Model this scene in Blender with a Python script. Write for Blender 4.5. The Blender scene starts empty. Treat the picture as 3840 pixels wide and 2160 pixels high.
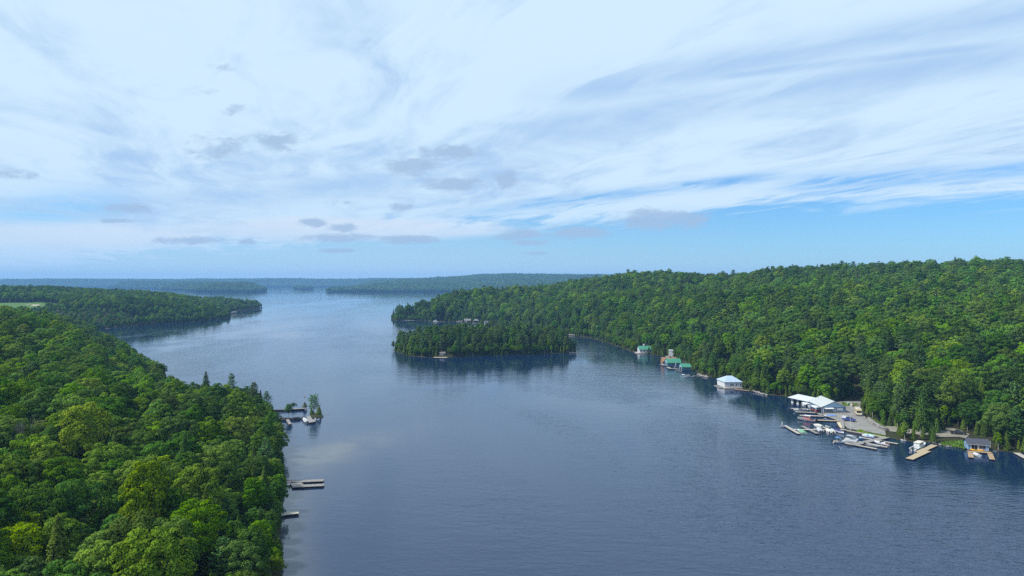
import bpy, bmesh, math, random
import numpy as np
from mathutils import Vector, Matrix

R = math.radians
rng = np.random.default_rng(7)
random.seed(7)
scene = bpy.context.scene
col = scene.collection

# ------------------------------------------------------------------ camera
CAM_H = 65.0
FPX = 2560.0            # focal length in pixels of the 3840 px wide photograph (24 mm equivalent)
HOR = 1056.0            # row of the eye level
cam_d = bpy.data.cameras.new('camera')
cam_d.sensor_width = 36.0
cam_d.lens = 24.0
cam_d.clip_start = 0.5
cam_d.clip_end = 40000.0
cam = bpy.data.objects.new('camera', cam_d)
col.objects.link(cam)
cam.location = (0, 0, CAM_H)
cam.rotation_euler = (R(90) - math.atan((1080 - HOR) / FPX), 0, 0)
scene.camera = cam

# ------------------------------------------------------------------ render / exposure
scene.view_settings.view_transform = 'Standard'
scene.view_settings.look = 'None'
scene.view_settings.exposure = EXPOSURE = 0.18
scene.view_settings.gamma = 1.0
scene.view_settings.use_curve_mapping = False
cy = scene.cycles
cy.use_denoising = False
cy.use_adaptive_sampling = False
try:
    cy.sampling_pattern = 'BLUE_NOISE'
except Exception:
    pass
cy.max_bounces = 5
cy.diffuse_bounces = 3
cy.glossy_bounces = 2
cy.transmission_bounces = 2
cy.transparent_max_bounces = 4
cy.volume_bounces = 0
cy.caustics_reflective = False
cy.caustics_refractive = False
cy.sample_clamp_indirect = 4.0

# ------------------------------------------------------------------ sun and sky
SUN_EL, SUN_AZ = R(50), R(-98)          # azimuth from +Y towards +X
sun_d = bpy.data.lights.new('sun', 'SUN')
sun_d.energy = 5.0
sun_d.angle = R(7)
sun_d.color = (1.0, 0.95, 0.86)
sun = bpy.data.objects.new('sun', sun_d)
col.objects.link(sun)
sdir = Vector((math.sin(SUN_AZ) * math.cos(SUN_EL), math.cos(SUN_AZ) * math.cos(SUN_EL), math.sin(SUN_EL)))
sun.rotation_euler = sdir.to_track_quat('Z', 'Y').to_euler()
sun.location = (0, 0, 500)

world = bpy.data.worlds.new('World')
scene.world = world
world.use_nodes = True
wt = world.node_tree
wt.nodes.clear()


class G:
    """small expression helper over one node tree"""
    def __init__(s, nt):
        s.nt = nt

    def node(s, t, **kw):
        n = s.nt.nodes.new(t)
        for k, v in kw.items():
            setattr(n, k, v)
        return n

    def put(s, sock, v):
        if isinstance(v, bpy.types.NodeSocket):
            s.nt.links.new(v, sock)
        elif v is not None:
            if isinstance(v, (tuple, list)) and sock.type == 'RGBA' and len(v) == 3:
                v = (*v, 1)
            sock.default_value = v

    def m(s, op, a, b=None, c=None, clamp=False):
        n = s.node('ShaderNodeMath', operation=op, use_clamp=clamp)
        s.put(n.inputs[0], a)
        if b is not None:
            s.put(n.inputs[1], b)
        if c is not None:
            s.put(n.inputs[2], c)
        return n.outputs[0]

    def add(s, a, b): return s.m('ADD', a, b)
    def sub(s, a, b): return s.m('SUBTRACT', a, b)
    def mul(s, a, b): return s.m('MULTIPLY', a, b)
    def div(s, a, b): return s.m('DIVIDE', a, b)

    def ss(s, x, a, b, lo=0.0, hi=1.0):
        n = s.node('ShaderNodeMapRange', interpolation_type='SMOOTHSTEP')
        s.put(n.inputs[0], x)
        for i, v in enumerate((a, b, lo, hi)):
            s.put(n.inputs[1 + i], v)
        return n.outputs[0]

    def xyz(s, x, y, z=0.0):
        n = s.node('ShaderNodeCombineXYZ')
        for i, v in enumerate((x, y, z)):
            s.put(n.inputs[i], v)
        return n.outputs[0]

    def noise(s, vec, scale, detail=4.0, rough=0.55, dist=0.0, dim='3D'):
        n = s.node('ShaderNodeTexNoise', noise_dimensions=dim)
        s.put(n.inputs['Vector'], vec)
        n.inputs['Scale'].default_value = scale
        n.inputs['Detail'].default_value = detail
        n.inputs['Roughness'].default_value = rough
        n.inputs['Distortion'].default_value = dist
        return n.outputs['Fac']

    def mix(s, f, a, b, mode='MIX'):
        n = s.node('ShaderNodeMix', data_type='RGBA', blend_type=mode)
        s.put(n.inputs[0], f)
        s.put(n.inputs[6], a)
        s.put(n.inputs[7], b)
        return n.outputs[2]


g = G(wt)
tc = g.node('ShaderNodeTexCoord')
sep = g.node('ShaderNodeSeparateXYZ')
g.put(sep.inputs[0], tc.outputs['Generated'])
dx, dy, dz = sep.outputs
dzc = g.m('MAXIMUM', dz, 0.0)
sky = g.node('ShaderNodeTexSky', sky_type='NISHITA')
sky.sun_disc = False
sky.sun_elevation = SUN_EL
sky.sun_rotation = SUN_AZ
sky.air_density = 1.0
sky.dust_density = 0.6
sky.ozone_density = 2.0
sky.altitude = 300
SKY_STRENGTH = 0.091
blue_sky = g.mix(1.0, sky.outputs[0], (0.54, 1.02, 1.50), 'MULTIPLY')
# a flat sheet of high cloud seen in perspective: u to the right, v ahead
den = g.add(dzc, 0.035)
u = g.div(dx, den)
v = g.div(dy, den)
# streak direction
th = R(-22)
su, sv = math.sin(th), math.cos(th)
al = g.add(g.mul(u, su), g.mul(v, sv))         # along the streaks
ac = g.sub(g.mul(u, sv), g.mul(v, su))         # across them
rad = g.m('SQRT', g.add(g.mul(u, u), g.mul(v, v)))
warp = g.noise(g.xyz(g.mul(al, 0.25), g.mul(ac, 0.5), 3.1), 1.0, 3, 0.5)
acw = g.add(ac, g.mul(g.sub(warp, 0.5), 1.6))
n1 = g.noise(g.xyz(g.mul(al, 0.16), g.mul(acw, 0.62), 0.7), 1.6, 7, 0.60, 0.25)
n2 = g.noise(g.xyz(g.mul(al, 0.55), g.mul(acw, 1.25), 5.7), 2.3, 7, 0.62, 0.4)
n3 = g.noise(g.xyz(g.mul(u, 0.35), g.mul(v, 0.35), 9.2), 1.0, 4, 0.5)
# far edge of the sheet: a straight front across the plane
front = g.add(g.mul(u, 0.531), g.mul(v, 0.846))
front = g.add(front, g.mul(g.sub(n1, 0.5), 3.2))
sheet = g.ss(front, 6.9, 9.0, 1.0, 0.0)
# thin places of the sheet where the blue shows, more of them towards the front
thin = g.add(g.mul(n1, 0.7), g.mul(n2, 0.3))
lim = g.ss(front, 3.4, 8.0, 0.25, 0.53)
holes = g.ss(g.sub(thin, lim), -0.05, 0.07)
cover = g.mul(sheet, holes)
cover = g.mul(cover, g.ss(n3, 0.10, 0.45, 0.80, 1.0))
# brightness of the sheet
lum = g.add(g.mul(g.sub(n1, 0.5), 0.8), g.mul(g.sub(n2, 0.5), 0.8))
lum = g.add(lum, g.mul(g.sub(n3, 0.5), 0.5))
lumf = g.ss(lum, -0.30, 0.10)
c_dark = (3.8, 5.8, 8.6)
c_mid = (6.5, 8.3, 9.9)
cl_col = g.mix(lumf, c_dark, c_mid)
tx = g.div(dx, g.m('MAXIMUM', dy, 0.05))
tz = g.div(dzc, g.m('MAXIMUM', dy, 0.05))
ahead = g.ss(dy, 0.05, 0.25)


def streak(x0, y0, x1, y1, w):
    """a long soft band of sky between two directions (photograph pixels)"""
    sl = -(y1 - y0) / (x1 - x0)
    off = g.sub(g.sub(tz, (HOR - y0) / FPX), g.mul(g.sub(tx, (x0 - 1920) / FPX), sl))
    q = g.mul(g.add(off, g.mul(g.sub(warp, 0.5), 0.035)), FPX / w)
    e = g.m('EXPONENT', g.mul(g.mul(q, q), -1.0))
    ends = g.mul(g.ss(tx, (x0 - 2120) / FPX, (x0 - 1720) / FPX), g.ss(tx, (x1 - 1720) / FPX, (x1 - 2120) / FPX))
    return g.mul(g.mul(e, ends), ahead)


shade = g.m('MAXIMUM', streak(2050, 350, 4100, 10, 60), g.m('MAXIMUM', streak(1950, 490, 3900, 190, 62), g.m('MAXIMUM', streak(300, 800, 1500, 690, 40), streak(2600, 290, 3800, 170, 24))))
lumf = g.m('MAXIMUM', g.sub(lumf, g.mul(shade, g.ss(n2, 0.36, 0.60, 0.15, 0.85))), 0.0)
cl_col = g.mix(lumf, c_dark, c_mid)
gap = g.m('MAXIMUM', streak(1800, 800, 2900, 668, 17), g.m('MAXIMUM', streak(2950, 690, 4300, 590, 30), streak(-300, 860, 420, 770, 60)))
cover = g.mul(cover, g.sub(1.0, g.mul(gap, g.ss(n2, 0.38, 0.58, 0.30, 0.95))))
col_sky = g.mix(cover, blue_sky, cl_col)
# pale band of far cloud left of centre, low over the horizon
tx = g.div(dx, g.m('MAXIMUM', dy, 0.05))
tz = g.div(dzc, g.m('MAXIMUM', dy, 0.05))
ahead = g.ss(dy, 0.05, 0.25)


def blob(cx, cyy, w, h):
    """a cloud at a direction given by a photograph pixel, as tangent-plane gaussian"""
    a = g.mul(g.sub(tx, (cx - 1920) / FPX), FPX / w)
    b = g.mul(g.sub(tz, (HOR - cyy) / FPX), FPX / h)
    r2 = g.add(g.mul(a, a), g.mul(b, b))
    return g.m('EXPONENT', g.mul(r2, -1.0))


tvec = g.xyz(g.mul(tx, 16.0), g.mul(tz, 36.0), 1.3)
tn = g.noise(tvec, 1.5, 8, 0.66, 0.35)
tn2 = g.noise(g.xyz(g.mul(tx, 9.0), g.mul(tz, 60.0), 4.0), 1.0, 5, 0.6, 0.3)
band = None
for b in ((150, 885, 900, 62), (1250, 860, 800, 60)):
    k = blob(*b)
    band = k if band is None else g.m('MAXIMUM', band, k)
band = g.ss(g.add(band, g.mul(g.sub(tn2, 0.5), 0.9)), 0.35, 0.85)
band = g.mul(band, ahead)
col_sky = g.mix(g.mul(band, 0.75), col_sky, (7.8, 8.3, 9.2))
cum = None
for b in ((1535, 625, 140, 36, 1), (1690, 573, 150, 34, 1), (1700, 692, 150, 32, 1), (1905, 668, 66, 40, 1), (1500, 776, 55, 20, .9),
          (820, 555, 150, 60, .8), (1060, 535, 120, 56, .8), (500, 782, 130, 26, .9), (455, 828, 130, 13, .8), (1255, 893, 160, 20, 1),
          (1530, 900, 120, 20, 1), (720, 902, 140, 20, .95), (2480, 822, 210, 48, 1), (2170, 872, 130, 30, 1), (1950, 880, 140, 22, .95), (1985, 912, 80, 16, .9),
          (2020, 950, 70, 10, .9), (60, 655, 110, 30, .75), (1290, 852, 70, 22, .95), (1180, 835, 60, 20, .9), (1270, 940, 90, 12, .9), (930, 908, 40, 14, .9),
          (870, 415, 70, 34, .62), (780, 350, 70, 26, .58), (830, 250, 90, 50, .55), (1300, 758, 90, 14, .8)):
    k = g.mul(blob(*b[:4]), b[4])
    cum = k if cum is None else g.m('MAXIMUM', cum, k)
cumm = g.ss(g.add(g.mul(cum, 0.95), g.mul(g.sub(tn, 0.5), 1.85)), 0.30, 0.82)
cumm = g.mul(g.mul(cumm, g.ss(cum, 0.08, 0.4)), ahead)
# fading to pale blue right at the horizon
hz = g.m('EXPONENT', g.mul(dzc, -26.0))
col_sky = g.mix(g.mul(hz, 0.85), col_sky, (5.2, 7.3, 9.4))
hz2 = g.mul(g.m('EXPONENT', g.mul(dzc, -13.0)), g.ss(tx, 0.50, -0.25))
col_sky = g.mix(g.mul(g.mul(hz2, ahead), 0.75), col_sky, (4.9, 7.1, 9.4))
col_sky = g.mix(g.mul(cumm, g.ss(tz, 0.0, 0.05, 0.55, 0.85)), col_sky, (3.8, 5.3, 7.4))
bg = g.node('ShaderNodeBackground')
g.put(bg.inputs[0], col_sky)
bg.inputs[1].default_value = SKY_STRENGTH
wo = g.node('ShaderNodeOutputWorld')
wt.links.new(bg.outputs[0], wo.inputs[0])
world.cycles.sampling_method = 'MANUAL'
world.cycles.sample_map_resolution = 512

# ------------------------------------------------------------------ helpers


def px(x, y, z=0.0):
    """photograph pixel (3840 wide) -> world point on the level plane of height z"""
    d = FPX * (CAM_H - z) / (y - HOR)
    return ((x - 1920) / FPX * d, d)


def material(name):
    mt = bpy.data.materials.new(name)
    mt.use_nodes = True
    nt = mt.node_tree
    nt.nodes.clear()
    gg = G(nt)
    out = gg.node('ShaderNodeOutputMaterial')
    return mt, gg, out


MATS = {}


def plain(name, color, rough=0.6, var=0.12, scale=3.0, metallic=0.0, bump=0.0, spec=0.4):
    """painted / wooden / metal surface with a little mottled wear"""
    if name in MATS:
        return MATS[name]
    mt, gg, out = material(name)
    t = gg.node('ShaderNodeTexCoord')
    n = gg.noise(t.outputs['Object'], scale, 6, 0.6)
    c = gg.mix(gg.ss(n, 0.3, 0.7), tuple(x * (1 - var) for x in color), tuple(min(1, x * (1 + var)) for x in color))
    b = gg.node('ShaderNodeBsdfPrincipled')
    gg.put(b.inputs['Base Color'], c)
    b.inputs['Roughness'].default_value = rough
    b.inputs['Metallic'].default_value = metallic
    b.inputs['Specular IOR Level'].default_value = spec
    if bump:
        bn = gg.node('ShaderNodeBump')
        bn.inputs['Strength'].default_value = bump
        gg.put(bn.inputs['Height'], n)
        nt = mt.node_tree
        nt.links.new(bn.outputs[0], b.inputs['Normal'])
    mt.node_tree.links.new(b.outputs[0], out.inputs[0])
    MATS[name] = mt
    return mt


def mesh_np(name, verts, faces, mat=None, smooth=False):
    """mesh from numpy arrays; faces (n,3) or (n,4)"""
    me = bpy.data.meshes.new(name)
    verts = np.asarray(verts, np.float32)
    faces = np.asarray(faces, np.int32)
    k = faces.shape[1]
    me.vertices.add(len(verts))
    me.vertices.foreach_set('co', verts.ravel())
    me.loops.add(faces.size)
    me.loops.foreach_set('vertex_index', faces.ravel())
    me.polygons.add(len(faces))
    me.polygons.foreach_set('loop_start', np.arange(0, faces.size, k, dtype=np.int32))
    me.polygons.foreach_set('loop_total', np.full(len(faces), k, np.int32))
    if smooth:
        me.polygons.foreach_set('use_smooth', np.ones(len(faces), bool))
    me.update(calc_edges=True)
    if mat is not None:
        me.materials.append(mat)
    return me


def link(name, me, parent=None, kind=None, label=None, category=None, group=None):
    o = bpy.data.objects.new(name, me)
    col.objects.link(o)
    if parent is not None:
        o.parent = parent
    if kind:
        o['kind'] = kind
    if label:
        o['label'] = label
    if category:
        o['category'] = category
    if group:
        o['group'] = group
    return o


def in_poly(x, y, poly):
    x = np.asarray(x, float); y = np.asarray(y, float)
    ins = np.zeros(x.shape, bool)
    n = len(poly)
    for i in range(n):
        x0, y0 = poly[i]
        x1, y1 = poly[(i + 1) % n]
        if y0 == y1:
            continue
        c = ((y0 > y) != (y1 > y)) & (x < (x1 - x0) * (y - y0) / (y1 - y0) + x0)
        ins ^= c
    return ins


def dist_poly(x, y, poly, closed=True):
    x = np.asarray(x, float); y = np.asarray(y, float)
    d = np.full(x.shape, 1e9)
    n = len(poly)
    for i in range(n if closed else n - 1):
        x0, y0 = poly[i]
        x1, y1 = poly[(i + 1) % n]
        ex, ey = x1 - x0, y1 - y0
        t = np.clip(((x - x0) * ex + (y - y0) * ey) / (ex * ex + ey * ey + 1e-9), 0, 1)
        d = np.minimum(d, np.hypot(x - x0 - t * ex, y - y0 - t * ey))
    return d


_nz = [(rng.normal(size=2), rng.uniform(0, 6.28)) for _ in range(24)]


def wav(x, y, scale, k0=0):
    """smooth pseudo noise about -1..1 with the given feature size in metres"""
    s = 0
    for (k, p) in _nz[k0:k0 + 8]:
        s = s + np.sin((k[0] * x + k[1] * y) * 3.0 / scale + p)
    return s / 4.0


def sstep(t):
    t = np.clip(t, 0, 1)
    return t * t * (3 - 2 * t)


# ------------------------------------------------------------------ shorelines (world metres)
LEFT = [(-30, 60), (-45, 110), (-51, 151), (-64, 188), (-73, 219), (-95, 280), (-118, 330), (-128, 350), (-165, 366), (-195, 395),
        (-235, 460), (-315, 570), (-385, 670), (-470, 780), (-550, 860), (-640, 905), (-660, 925), (-600, 932), (-567, 937), (-558, 1015),
        (-533, 1067), (-512, 1117), (-512, 1200), (-521, 1261), (-560, 1350), (-612, 1480), (-606, 1541), (-600, 1620), (-617, 1700), (-680, 1740),
        (-800, 1720), (-1000, 1780), (-1300, 1900), (-1900, 2000), (-2300, 1500), (-2300, 0), (-600, -200), (-40, -200)]
RIGHT = [px(1485, 1201.5), px(1530, 1201), px(1585, 1203.5), px(1620, 1206), px(1740, 1207.5), px(1790, 1210), px(1830, 1214.5), px(1887, 1222), (40, 900), px(2155, 1260), px(2238, 1272),
         px(2381, 1323), px(2507, 1338), px(2560, 1362), px(2600, 1388), px(2640, 1409), px(2745, 1430), px(2782, 1458), px(2811, 1466), px(2884, 1483), px(2960, 1488),
         px(3044, 1512), px(3060, 1545), px(3085, 1562), px(3140, 1566), px(3150, 1584), px(3178, 1614), px(3327, 1641), px(3405, 1656), px(3510, 1664), px(3627, 1684), px(3720, 1692),
         px(3814, 1698), (225, 250), (275, 215), (320, 140), (420, -100), (1500, -100), (1700, 900), (1500, 1700), (700, 1800), (300, 1650),
         (50, 1500), (-60, 1390), (-160, 1290), (-215, 1210)]
ISLE = [px(1483, 1317), px(1530, 1335), px(1590, 1340), px(1654, 1342), px(1740, 1336), px(1820, 1334), px(1987, 1330), px(2121, 1324), px(2150, 1320),
        (60, 645), (45, 680), (0, 700), (-50, 695), (-92, 670), (-114, 648)]
CTRL = np.array([(-60, 100, 4), (-100, 150, 6), (-140, 130, 9), (-200, 200, 13), (-300, 300, 18), (-300, 150, 20), (-360, 480, 25), (-500, 600, 22), (-600, 800, 10), (-700, 950, 9),
                 (-700, 1050, 18), (-760, 1150, 24), (-820, 1200, 28), (-690, 1150, 23), (-1000, 1400, 38), (-800, 1400, 28), (-650, 1300, 20), (-575, 1250, 14), (-640, 1550, 7), (-900, 900, 15),
                 (-1500, 1400, 42), (-1500, 600, 25), (-170, 330, 6), (-240, 420, 10), (-900, 1080, 22), (-1000, 1000, 20),
                 (-190, 1190, 26), (-79, 1250, 32), (32, 1300, 33), (160, 1300, 47), (318, 1100, 52), (430, 1000, 66), (582, 900, 70), (600, 800, 67), (240, 1180, 61),
                 (180, 320, 3), (250, 300, 10), (290, 400, 20), (230, 500, 20), (400, 500, 36), (300, 700, 38), (180, 800, 26), (100, 1000, 22), (450, 750, 52), (500, 400, 36), (350, 280, 14), (600, 600, 56),
                 (800, 800, 74), (900, 400, 50), (700, 1200, 66), (-100, 1150, 24), (0, 1080, 21), (300, 220, 8), (170, 600, 14), (230, 900, 36)], float)
LOT = [px(3085, 1560), px(3150, 1584), px(3182, 1612), px(3240, 1621), px(3325, 1638), px(3318, 1612), px(3250, 1576), px(3228, 1545), px(3230, 1512), px(3170, 1512), px(3125, 1515)]
TRACK = [px(3320, 1625), px(3420, 1637), px(3520, 1650), px(3600, 1650), px(3625, 1655), px(3640, 1640), px(3600, 1622), px(3560, 1612), px(3545, 1618), px(3575, 1634), px(3520, 1640), px(3420, 1630), px(3325, 1608)]
FAIR1 = [(-1010, 1065), (-760, 1050), (-715, 1075), (-740, 1130), (-800, 1190), (-1010, 1215)]
FAIR2 = [(-700, 1120), (-668, 1125), (-655, 1155), (-690, 1190), (-715, 1160)]
FAIR3 = [(-745, 1265), (-700, 1262), (-690, 1290), (-740, 1295)]


def ground_h(x, y):
    x = np.asarray(x, float); y = np.asarray(y, float)
    w = 0; s = 0
    for cx, cyy, h in CTRL:
        k = 1.0 / (((x - cx) ** 2 + (y - cyy) ** 2) / 3000.0 + 1.0) ** 1.8
        w = w + k; s = s + k * h
    H = s / w + 1.6 * wav(x, y, 90, 0) + 0.5 * wav(x, y, 30, 8)
    ins = np.zeros(x.shape, bool)
    d = np.full(x.shape, 1e9)
    for P in (LEFT, RIGHT):
        ins |= in_poly(x, y, P)
        d = np.minimum(d, dist_poly(x, y, P))
    ii = in_poly(x, y, ISLE)
    di = dist_poly(x, y, ISLE)
    h = 0.7 * sstep(d / 4.0) + (np.maximum(H, 2.0)) * sstep(d / 105.0)
    h = np.where(ins, h, -2.5 * sstep(d / 12.0) - 0.05)
    h = np.where(ii, 0.7 * sstep(di / 4.0) + 4.5 * sstep(di / 35.0), np.where(ins, h, np.maximum(h, -2.5 * sstep(di / 12.0) - 0.05)))
    for P, lev, bl in ((LOT, 0.75, 22.0), (TRACK, 0.9, 16.0)):
        ip = in_poly(x, y, P)
        dp = np.where(ip, 0, dist_poly(x, y, P))
        k = 1 - sstep(dp / bl)
        h = np.where(ins, h * (1 - k) + np.minimum(h, lev) * k, h)
    return h


# ------------------------------------------------------------------ terrain
def ground_mat():
    mt, gg, out = material('forest_floor')
    t = gg.node('ShaderNodeNewGeometry')
    n = gg.noise(t.outputs['Position'], 0.12, 6, 0.6)
    n2 = gg.noise(t.outputs['Position'], 1.3, 4, 0.6)
    c = gg.mix(gg.ss(n, 0.35, 0.65), (0.022, 0.034, 0.010), (0.034, 0.032, 0.016))
    c = gg.mix(gg.ss(n2, 0.4, 0.75, 0, 0.6), c, (0.05, 0.042, 0.03))
    a = gg.node('ShaderNodeAttribute', attribute_name='turf')
    turf = gg.mix(gg.ss(n, 0.3, 0.7), (0.055, 0.125, 0.030), (0.085, 0.15, 0.040))
    c = gg.mix(a.outputs['Fac'], c, turf)
    b = gg.node('ShaderNodeBsdfPrincipled')
    gg.put(b.inputs['Base Color'], c)
    b.inputs['Roughness'].default_value = 0.95
    b.inputs['Specular IOR Level'].default_value = 0.1
    mt.node_tree.links.new(b.outputs[0], out.inputs[0])
    return mt


def grid_mesh(name, x0, x1, y0, y1, st, hf, mat, keep=None):
    xs = np.arange(x0, x1 + 1e-6, st); ys = np.arange(y0, y1 + 1e-6, st)
    X, Y = np.meshgrid(xs, ys)
    Z = hf(X, Y)
    nx, ny = len(xs), len(ys)
    idx = np.arange(nx * ny).reshape(ny, nx)
    F = np.stack([idx[:-1, :-1], idx[:-1, 1:], idx[1:, 1:], idx[1:, :-1]], -1).reshape(-1, 4)
    V = np.stack([X, Y, Z], -1).reshape(-1, 3)
    if keep is not None:
        F = F[keep(V[F].mean(1), V[F][:, :, 2].max(1))]
    used = np.unique(F)
    re = np.full(len(V), -1); re[used] = np.arange(len(used))
    return mesh_np(name, V[used], re[F], mat, True)


GM = ground_mat()
gm_near = grid_mesh('ground', -1500, 1100, 40, 1900, 6.0, ground_h, GM, lambda c, zm: (zm > -2.2) & (np.abs(c[:, 0]) < c[:, 1] * 0.95 + 160))
at = gm_near.attributes.new('turf', 'FLOAT', 'POINT')
gv = np.zeros(len(gm_near.vertices) * 3, np.float32)
gm_near.vertices.foreach_get('co', gv)
gv = gv.reshape(-1, 3)
tf = np.zeros(len(gv), np.float32)
for P in (FAIR1, FAIR2, FAIR3):
    tf[in_poly(gv[:, 0], gv[:, 1], P)] = 1
at.data.foreach_set('value', tf)
link('ground', gm_near, kind='structure', label='dark forest floor of the lake shores and the wooded island')

# ------------------------------------------------------------------ far land
FARLAND = [
    # polygon, control points (x, y, h), shore softness
    ([(-1205, 4400), (-1100, 4330), (-800, 4320), (-330, 4260), (0, 4200), (500, 4100), (1500, 3900), (2600, 3600), (3200, 5200), (2500, 8200), (-1000, 8000), (-1700, 7300), (-1500, 6300), (-1050, 5300), (-1180, 4600)],
     [(-1100, 4450, 14), (-900, 4700, 22), (-700, 4900, 34), (-500, 5300, 60), (-300, 5400, 78), (-480, 5750, 82), (-200, 5800, 108), (0, 5600, 104), (300, 5500, 98), (600, 5400, 92), (1000, 5400, 85), (2000, 5200, 80), (-800, 5900, 48), (-1200, 6800, 52), (-600, 7200, 66), (500, 7200, 70), (0, 4600, 40), (-400, 4600, 30), (500, 4500, 40)], 260),
    ([(-1583, 4290), (-1650, 4250), (-1980, 4262), (-2060, 4500), (-2250, 4700), (-2420, 5150), (-2700, 5250), (-3150, 6100), (-3700, 6250), (-3800, 6700), (-2800, 6400), (-2250, 5600), (-1800, 5000), (-1620, 4500)],
     [(-1640, 4350, 22), (-1800, 4450, 26), (-2050, 4700, 30), (-2450, 5300, 34), (-2900, 5900, 40), (-3300, 6350, 40)], 120),
    ([(-1845, 5745), (-1760, 5700), (-1692, 5745), (-1700, 5860), (-1780, 5900), (-1850, 5830)], [(-1770, 5800, 14)], 60),
    ([(-2020, 7350), (-1960, 7330), (-1930, 7370), (-1990, 7400)], [(-1980, 7360, 3)], 40),
    ([(-8500, 7600), (-6500, 7700), (-4600, 7900), (-3600, 7700), (-2700, 8100), (-1900, 8000), (-1200, 7900), (600, 7800), (2500, 8000), (3500, 10300), (-8800, 10300)],
     [(-8000, 8500, 62), (-6400, 8600, 60), (-5400, 8700, 66), (-4600, 8600, 58), (-3800, 8600, 62), (-3000, 8900, 72), (-2200, 8800, 64), (-1400, 8700, 72), (-600, 8800, 80), (400, 8800, 78), (2000, 9000, 80), (-6000, 9800, 70), (-2500, 9800, 74), (500, 9800, 80)], 350),
]


def far_h(land):
    poly, ctrl, soft = land

    def f(x, y):
        w = 0; s = 0
        for cx, cyy, h in ctrl:
            k = 1.0 / (((x - cx) ** 2 + (y - cyy) ** 2) / 25000.0 + 1.0) ** 2
            w = w + k; s = s + k * h
        H = s / w + 4 * wav(x, y, 420, 0) + 2 * wav(x, y, 140, 8)
        ins = in_poly(x, y, poly)
        d = dist_poly(x, y, poly)
        return np.where(ins, 0.5 * sstep(d / 15.0) + np.maximum(H, 1) * sstep(d / soft), -2.0 * sstep(d / 30.0) - 0.2)
    return f


far_parts = []
for i, (land, nm, lb) in enumerate(zip(FARLAND, ('far_hill', 'wooded_point', 'far_islet', 'far_islet', 'horizon_hill'),
                                       ('broad wooded hill across the lake', 'low wooded point far across the lake', 'small wooded islet in the far channel', 'tiny rocky islet in the far channel', 'long blue wooded ridge on the horizon'))):
    P = np.array(land[0])
    big = i in (0, 4)
    st = 45.0 if big else (25.0 if i == 1 else 12.0)
    me = grid_mesh(nm, P[:, 0].min() - 60, P[:, 0].max() + 60, P[:, 1].min() - 60, P[:, 1].max() + 60, st, far_h(land), GM, lambda c, zm: zm > -1.9)
    link(nm, me, kind='structure', label=lb)


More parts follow.
